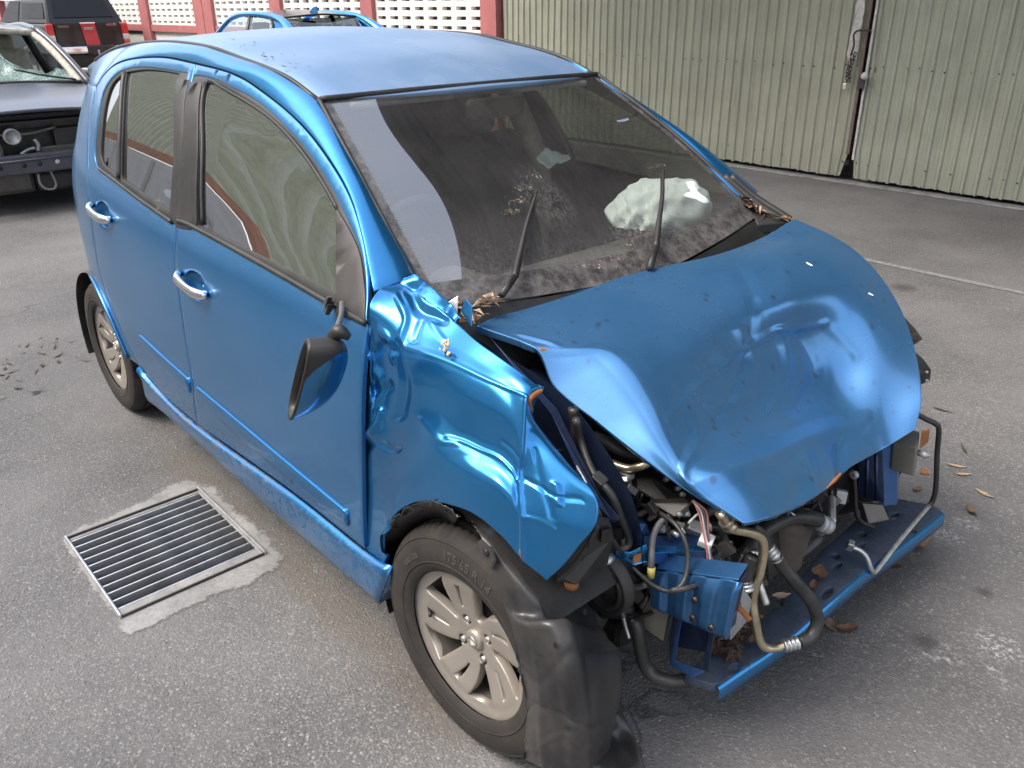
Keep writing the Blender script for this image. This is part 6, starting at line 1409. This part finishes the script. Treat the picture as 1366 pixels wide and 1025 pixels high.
prism('canopy_roof',[(.86,-.66,1.82),(.86,.66,1.82),(-1.1,.68,1.82),(-1.1,-.68,1.82)],(0,0,.05),M['black_paint'],t,bev=.02)
lofted_body(t,[(-1.2,.82,1.3,.5,.0),(-2.4,.83,1.3,.5,0),(-3.1,.83,1.15,.5,.02),(-3.9,.80,1.08,.5,.02),(-4.1,.72,.95,.55,.0)],M['black_paint'],'cab')
prism('cab_roof',[(-1.2,-.66,1.74),(-1.2,.66,1.74),(-2.35,.64,1.74),(-2.35,-.64,1.74)],(0,0,.04),M['black_paint'],t,bev=.02)
quad('windscreen',(-2.35,-.64,1.74),(-2.35,.64,1.74),(-3.1,.74,1.2),(-3.1,-.74,1.2),M['dark_glass'],t)

# ---- blue sedan parked by the wall, seen over the roof
t=empty('blue_sedan',(-10.0,4.28,0),'bright blue sedan with shark fin aerial parked beside the white vent block wall','car')
lofted_body(t,[(1.95,.72,.85,.35,0),(1.85,.79,1.02,.28,.02),(1.45,.82,1.08,.24,.03),(.8,.83,1.04,.22,0),(-.6,.83,1.0,.22,0),(-1.5,.82,.98,.22,.03),(-2.2,.79,.85,.26,.04),(-2.4,.7,.65,.32,0)],M['sky_paint'])
rf=loft('roof',[[(.70,-.56,1.465),(.76,0,1.50),(.70,.56,1.465)],[(0,-.59,1.515),(0,0,1.56),(0,.59,1.515)],[(-.62,-.57,1.46),(-.66,0,1.505),(-.62,.57,1.46)]],M['black_paint'],t,n=20,rows=14)
for s in (-1,1):
    tube('roof_rail',[(1.42,s*.70,1.09),(1.15,s*.645,1.28),(.74,s*.585,1.455),(0,s*.605,1.51),(-.60,s*.585,1.46),(-1.0,s*.66,1.25),(-1.42,s*.73,1.02)],[.085,.075,.045,.034,.034,.034,.036],M['sky_paint'],t,seg=10)
    prism('rear_quarter',[(1.42,s*.715,1.06),(.76,s*.745,1.06),(.62,s*.615,1.42),(.80,s*.60,1.42)],(0,-s*.03,0),M['sky_paint'],t,bev=.006)
    tube('mid_pillar',[(-.02,s*.76,1.03),(.0,s*.60,1.49)],.034,M['black'],t,seg=6)
    quad('side_glass',(.74,s*.752,1.06),(.02,s*.762,1.04),(.03,s*.622,1.47),(.60,s*.615,1.44),M['clear_glass'],t); quad('side_glass',(-.06,s*.762,1.04),(-1.25,s*.752,1.03),(-.62,s*.60,1.44),(-.03,s*.62,1.47),M['clear_glass'],t)
    tube('window_seal',[(.74,s*.755,1.065),(.60,s*.62,1.44),(.0,s*.618,1.485),(-.60,s*.60,1.45),(-1.2,s*.745,1.06)],.012,M['rubber'],t,seg=6)
    simple_wheel(t,1.25,s*.73,.30); simple_wheel(t,-1.25,s*.73,.30)
    b=box('front_seat',(-.30,s*.36,1.02),(.13,.46,.5),M['seat'],t,rot=(0,R(12),0),bev=.05); box('headrest',(-.24,s*.36,1.33),(.09,.25,.15),M['seat'],b,bev=.04)
    box('rear_headrest',(.62,s*.34,1.22),(.09,.25,.16),M['seat'],t,bev=.04); l=box('tail_light',(1.86,s*.62,.92),(.10,.24,.14),M['red_lens'],t,bev=.03)
box('rear_bench',(.60,0,1.02),(.14,1.2,.40),M['seat'],t,bev=.05)
quad('rear_window',(.74,-.555,1.455),(.74,.555,1.455),(1.42,.665,1.085),(1.42,-.665,1.085),M['dark_glass'],t,bulge=.02); quad('windscreen',(-.64,-.555,1.455),(-.64,.555,1.455),(-1.42,.68,1.02),(-1.42,-.68,1.02),M['clear_glass'],t,bulge=.02)
for s in (-1,1): tube('window_seal',[(.72,s*.565,1.462),(1.42,s*.675,1.085)],.016,M['rubber'],t,seg=6,smooth=False)
tube('window_seal',[(.725,-.56,1.463),(.775,0,1.497),(.725,.56,1.463)],.014,M['rubber'],t,seg=6)
prism('shark_fin',[(.68,-.0,1.505),(.46,-.0,1.525),(.58,0,1.585),(.68,0,1.595)],(0,.012,0),M['sky_paint'],t,bev=.005)

# ---- things across the yard that only show as reflections
t=empty('yellow_building',(-52,-14,0),'yellow and white building far down the yard','building'); box('wall',(0,0,3),(24,.4,6),M['yellow_wall'],t,bev=0)
for k in range(6): box('white_pier',(-10+4*k,.25,3),(1.2,.15,6),M['white_wall'],t,bev=0)
for i,(x,y) in enumerate(((-13.2,-6.6),(-17.6,-6.7))):
    t=empty('white_van',(x,y,0),('white panel van parked against the workshop, nearer one','white panel van parked against the workshop, farther one')[i],'van','vans by the workshop')
    lofted_body(t,[(1.6,.78,1.0,.3,.02),(1.2,.82,1.15,.26,.02),(.7,.83,1.75,.26,.03),(-1.8,.83,1.8,.26,.03),(-2.3,.80,1.75,.3,.02)],M['white_plastic'])
    for s in (-1,1):
        quad('side_glass',(.75,s*.835,1.1),(.0,s*.838,1.1),(.0,s*.83,1.55),(.5,s*.83,1.55),M['dark_glass'],t); simple_wheel(t,1.0,s*.74,.31); simple_wheel(t,-1.5,s*.74,.31)

# ================================================================== LEAVES AND LITTER
def leaf_mesh(L,W,curl,seed,m,split=False):
    r=random.Random(seed); V=[];F=[];n=7
    for i in range(n):
        t=i/(n-1); w=W*math.sin(math.pi*(t*.92+.04))**.8*(1+r.uniform(-.2,.2)); x=(t-.5)*L; z0=curl*((t-.5)**2)*4*L*.3
        for j,s in enumerate((-1,-.5,0,.5,1)): V.append((x,s*w+r.uniform(-.1,.1)*W,z0+abs(s)**1.5*w*curl*r.uniform(.6,1.4)+.0015))
    for i in range(n-1):
        for j in range(4): F.append((i*5+j,(i+1)*5+j,(i+1)*5+j+1,i*5+j+1))
    me=bpy.data.meshes.new('dry_leaf'); me.from_pydata(V,[],F); me.materials.append(m); me.polygons.foreach_set('use_smooth',[True]*len(F)); return me
LM=[leaf_mesh(.075,.016,.9,1,M['leaf']),leaf_mesh(.06,.011,.5,2,M['leaf_dark']),leaf_mesh(.085,.012,.35,3,M['leaf_tan']),leaf_mesh(.05,.020,1.3,4,M['leaf']),leaf_mesh(.09,.006,.4,5,M['leaf_dark']),leaf_mesh(.055,.022,1.5,6,M['leaf_tan'])]
def leaf(k,p,rz,label,group=None,s=1,tilt=0):
    o=bpy.data.objects.new('dry_leaf',LM[k]); o.location=p; o.rotation_euler=(tilt,tilt*.6,rz); o.scale=(s,s,s); link(o,None,label,'leaf',group); return o
rr=random.Random(11)
for i in range(34):
    px,py=rr.uniform(0,1),rr.uniform(0,1)
    a=np.array((-3.561,-1.044,0))*(1-px)+np.array((-3.714,-0.563,0))*px; b=np.array((-2.819,-1.207,0))*(1-px)+np.array((-2.933,-0.792,0))*px; p=a*(1-py)+b*py
    leaf(rr.choice((4,4,4,1)),p,rr.uniform(0,6.3),'small dark dried leaf scrap on the asphalt left of the rear wheel','leaf scraps by the rear wheel',rr.uniform(.3,.8))
spec=[(5,(0.392,0.735,0),1.1,'curled tan leaf standing on the asphalt just right of the blue crossmember',1.1),(0,(0.384,0.587,0),.3,'small orange brown leaf touching the crossmember edge',.6),(2,(0.379,0.201,0),2.5,'long reddish brown leaf under the front crossmember lip',1.1),(0,(0.428,0.208,0),.9,'crumpled dark red leaf lying just in front of the crossmember',.9),
(2,(0.257,1.355,0),.4,'pale leaf beside the silver pipe on the right',.8),(2,(0.405,1.229,0),2.9,'thin dark leaf on the asphalt near the right picture edge',.8),(0,(0.42,1.075,0),2.4,'tan leaf lying right of the crossmember corner',.8),(4,(0.017,1.793,0),.1,'dark twig leaf above the pipe bend on the right',1.1),(4,(0.221,1.511,0),2.2,'slender dark leaf right of the pipe bend',.9),(2,(0.299,1.312,0),.8,'orange leaf with a broken tip right of the pipe',.7),(0,(0.232,1.078,0),1.3,'brown leaf scrap beyond the grey box',.6),(4,(0.097,1.174,0),1.9,'thin reddish leaf seen between the grey box and the crossmember',.7)]
for k,p,rz,lb,s in spec: leaf(k,p,rz,lb,None,s,.15 if k==5 else 0)
leaf(3,np.array((0.367,0.098,0.206))+(0,0,.012),.6,'brown crumpled leaf curled over a hole in the crossmember',None,.9,.5); leaf(0,np.array((0.383,0.055,0.206)),2.0,'rust coloured leaf flat on the crossmember beside the curled one',None,.6); leaf(2,np.array((0.351,-0.053,0.21))+(0,0,.01),1.2,'tan leaf stuck under the black gas hose',None,.7,.3)
# heaps of litter nobody could count
def litter(name,label,pts,n,spread,seed,cat,ms=('leaf','leaf_dark','leaf_tan'),L=(.02,.06)):
    r=random.Random(seed); V=[];F=[];fm=[]
    for i in range(n):
        a=np.array(r.choice(pts))+np.array([r.gauss(0,spread) for _ in range(2)]+[abs(r.gauss(0,spread*.35))]); l=r.uniform(*L); th=r.uniform(0,6.3); d=np.array((math.cos(th),math.sin(th),r.uniform(-.25,.35)))*l; w=np.array((-math.sin(th),math.cos(th),r.uniform(-.4,.4)))*l*r.choice((.05,.08,.25) if cat!='plant fluff' else (.04,.06,.09)); b=len(V); mdl=np.array((0,0,r.uniform(-.1,.25)*l))
        V+=[a-d*.5,a-w+mdl,a+w+mdl*.6,a+d*.5]; F+=[(b,b+1,b+3,b+2)]; fm.append(r.randrange(len(ms)))
    o=mesh(name,V,F,None,None,smooth=False,mats=[M[x] for x in ms],fm=fm,kind='stuff',label=label,cat=cat); return o
litter('leaf_litter','dry leaf litter caught in the far corner of the windscreen scuttle',[(-0.319,0.639,1.026),(-0.295,0.643,1.011),(-0.271,0.655,0.999),(-0.249,0.66,0.982),(-0.229,0.69,0.978),(-0.203,0.7,0.974)],70,.012,1,'leaf litter')
litter('leaf_litter','dry leaf litter caught at the near wiper foot and wing top',[(-0.256,-0.591,0.987),(-0.243,-0.534,0.984),(-0.24,-0.518,0.983),(-0.189,-0.62,0.98),(-0.18,-0.6,0.972)],60,.014,2,'leaf litter')
litter('leaf_litter','twigs and leaves wedged against the near screen edge',[(-0.316,-0.639,1.023),(-0.294,-0.635,1.009),(-0.267,-0.622,0.992)],22,.006,3,'leaf litter',L=(.02,.05))
litter('leaf_litter','brown leaf heap piled on the crossmember behind the gold pipe',[(0.351,-0.313,0.215),(0.357,-0.277,0.225),(0.351,-0.238,0.225),(0.348,-0.184,0.22),(0.372,-0.312,0.21)],240,.018,4,'leaf litter',('leaf_dark','leaf','leaf_dark'),L=(.012,.045))
litter('plant_fluff','dried fluff clinging to the screen above the near wiper',[(-0.456,-0.199,1.163),(-0.431,-0.247,1.143),(-0.482,-0.136,1.183),(-0.411,-0.287,1.125)],420,.017,5,'plant fluff',('leaf_tan','leaf','leaf_dark','white_plastic'),(.003,.008))
litter('plant_fluff','dried fluff along the foot of the screen by the far wiper',[(-0.229,-0.081,1.003),(-0.222,-0.147,0.996),(-0.244,-0.008,1.015),(-0.228,-0.196,0.998),(-0.276,0.064,1.038),(-0.457,0.353,1.152)],460,.017,6,'plant fluff',('leaf_tan','leaf','leaf_dark','white_plastic'),(.003,.008))
litter('roof_debris','dark specks of leaf debris along the roof edge',[(-1.25,-.50,roof_z(-1.25,.50)+.004),(-1.4,-.49,roof_z(-1.4,.49)+.004),(-1.1,-.51,roof_z(-1.1,.51)+.004),(-1.5,-.47,roof_z(-1.5,.47)+.004)],36,.03,7,'debris',('leaf_dark','leaf'),(.008,.02))
t=empty('dried_flower',(-0.084,-0.75,0.974),'tiny yellowed dried flower head stuck on the crumpled wing','dried flower')
M['straw']=simple('straw',(.62,.52,.34),.8)
for k in range(9):
    q=np.array((rr.uniform(-.012,.012),-.006,rr.uniform(-.03,.03))); tube('petal',[q,q+(rr.uniform(-.01,.01),-.006,rr.uniform(-.006,.006)),q+(rr.uniform(-.014,.014),-.003,rr.uniform(-.014,.014))],[.003,.004,.001],M['straw'],t,seg=5)
for px,s,lb in (((0.055,0.399,0.946),.012,'larger white bird dropping on the bonnet'),((0.188,0.522,0.861),.008,'smaller white bird dropping near the bonnet edge')):
    c=np.array(px); V=[c+(0,0,.004)]+[c+(s*(1+.4*math.sin(3*q))*math.cos(q),s*.55*(1+.3*math.cos(2*q))*math.sin(q),.0015-.3*s*math.cos(q)) for q in np.linspace(0,6.28,13)[:-1]]
    mesh('bird_dropping',V,[(0,1+k,1+(k+1)%12) for k in range(12)],M['white_plastic'],None,label=lb,cat='bird dropping')
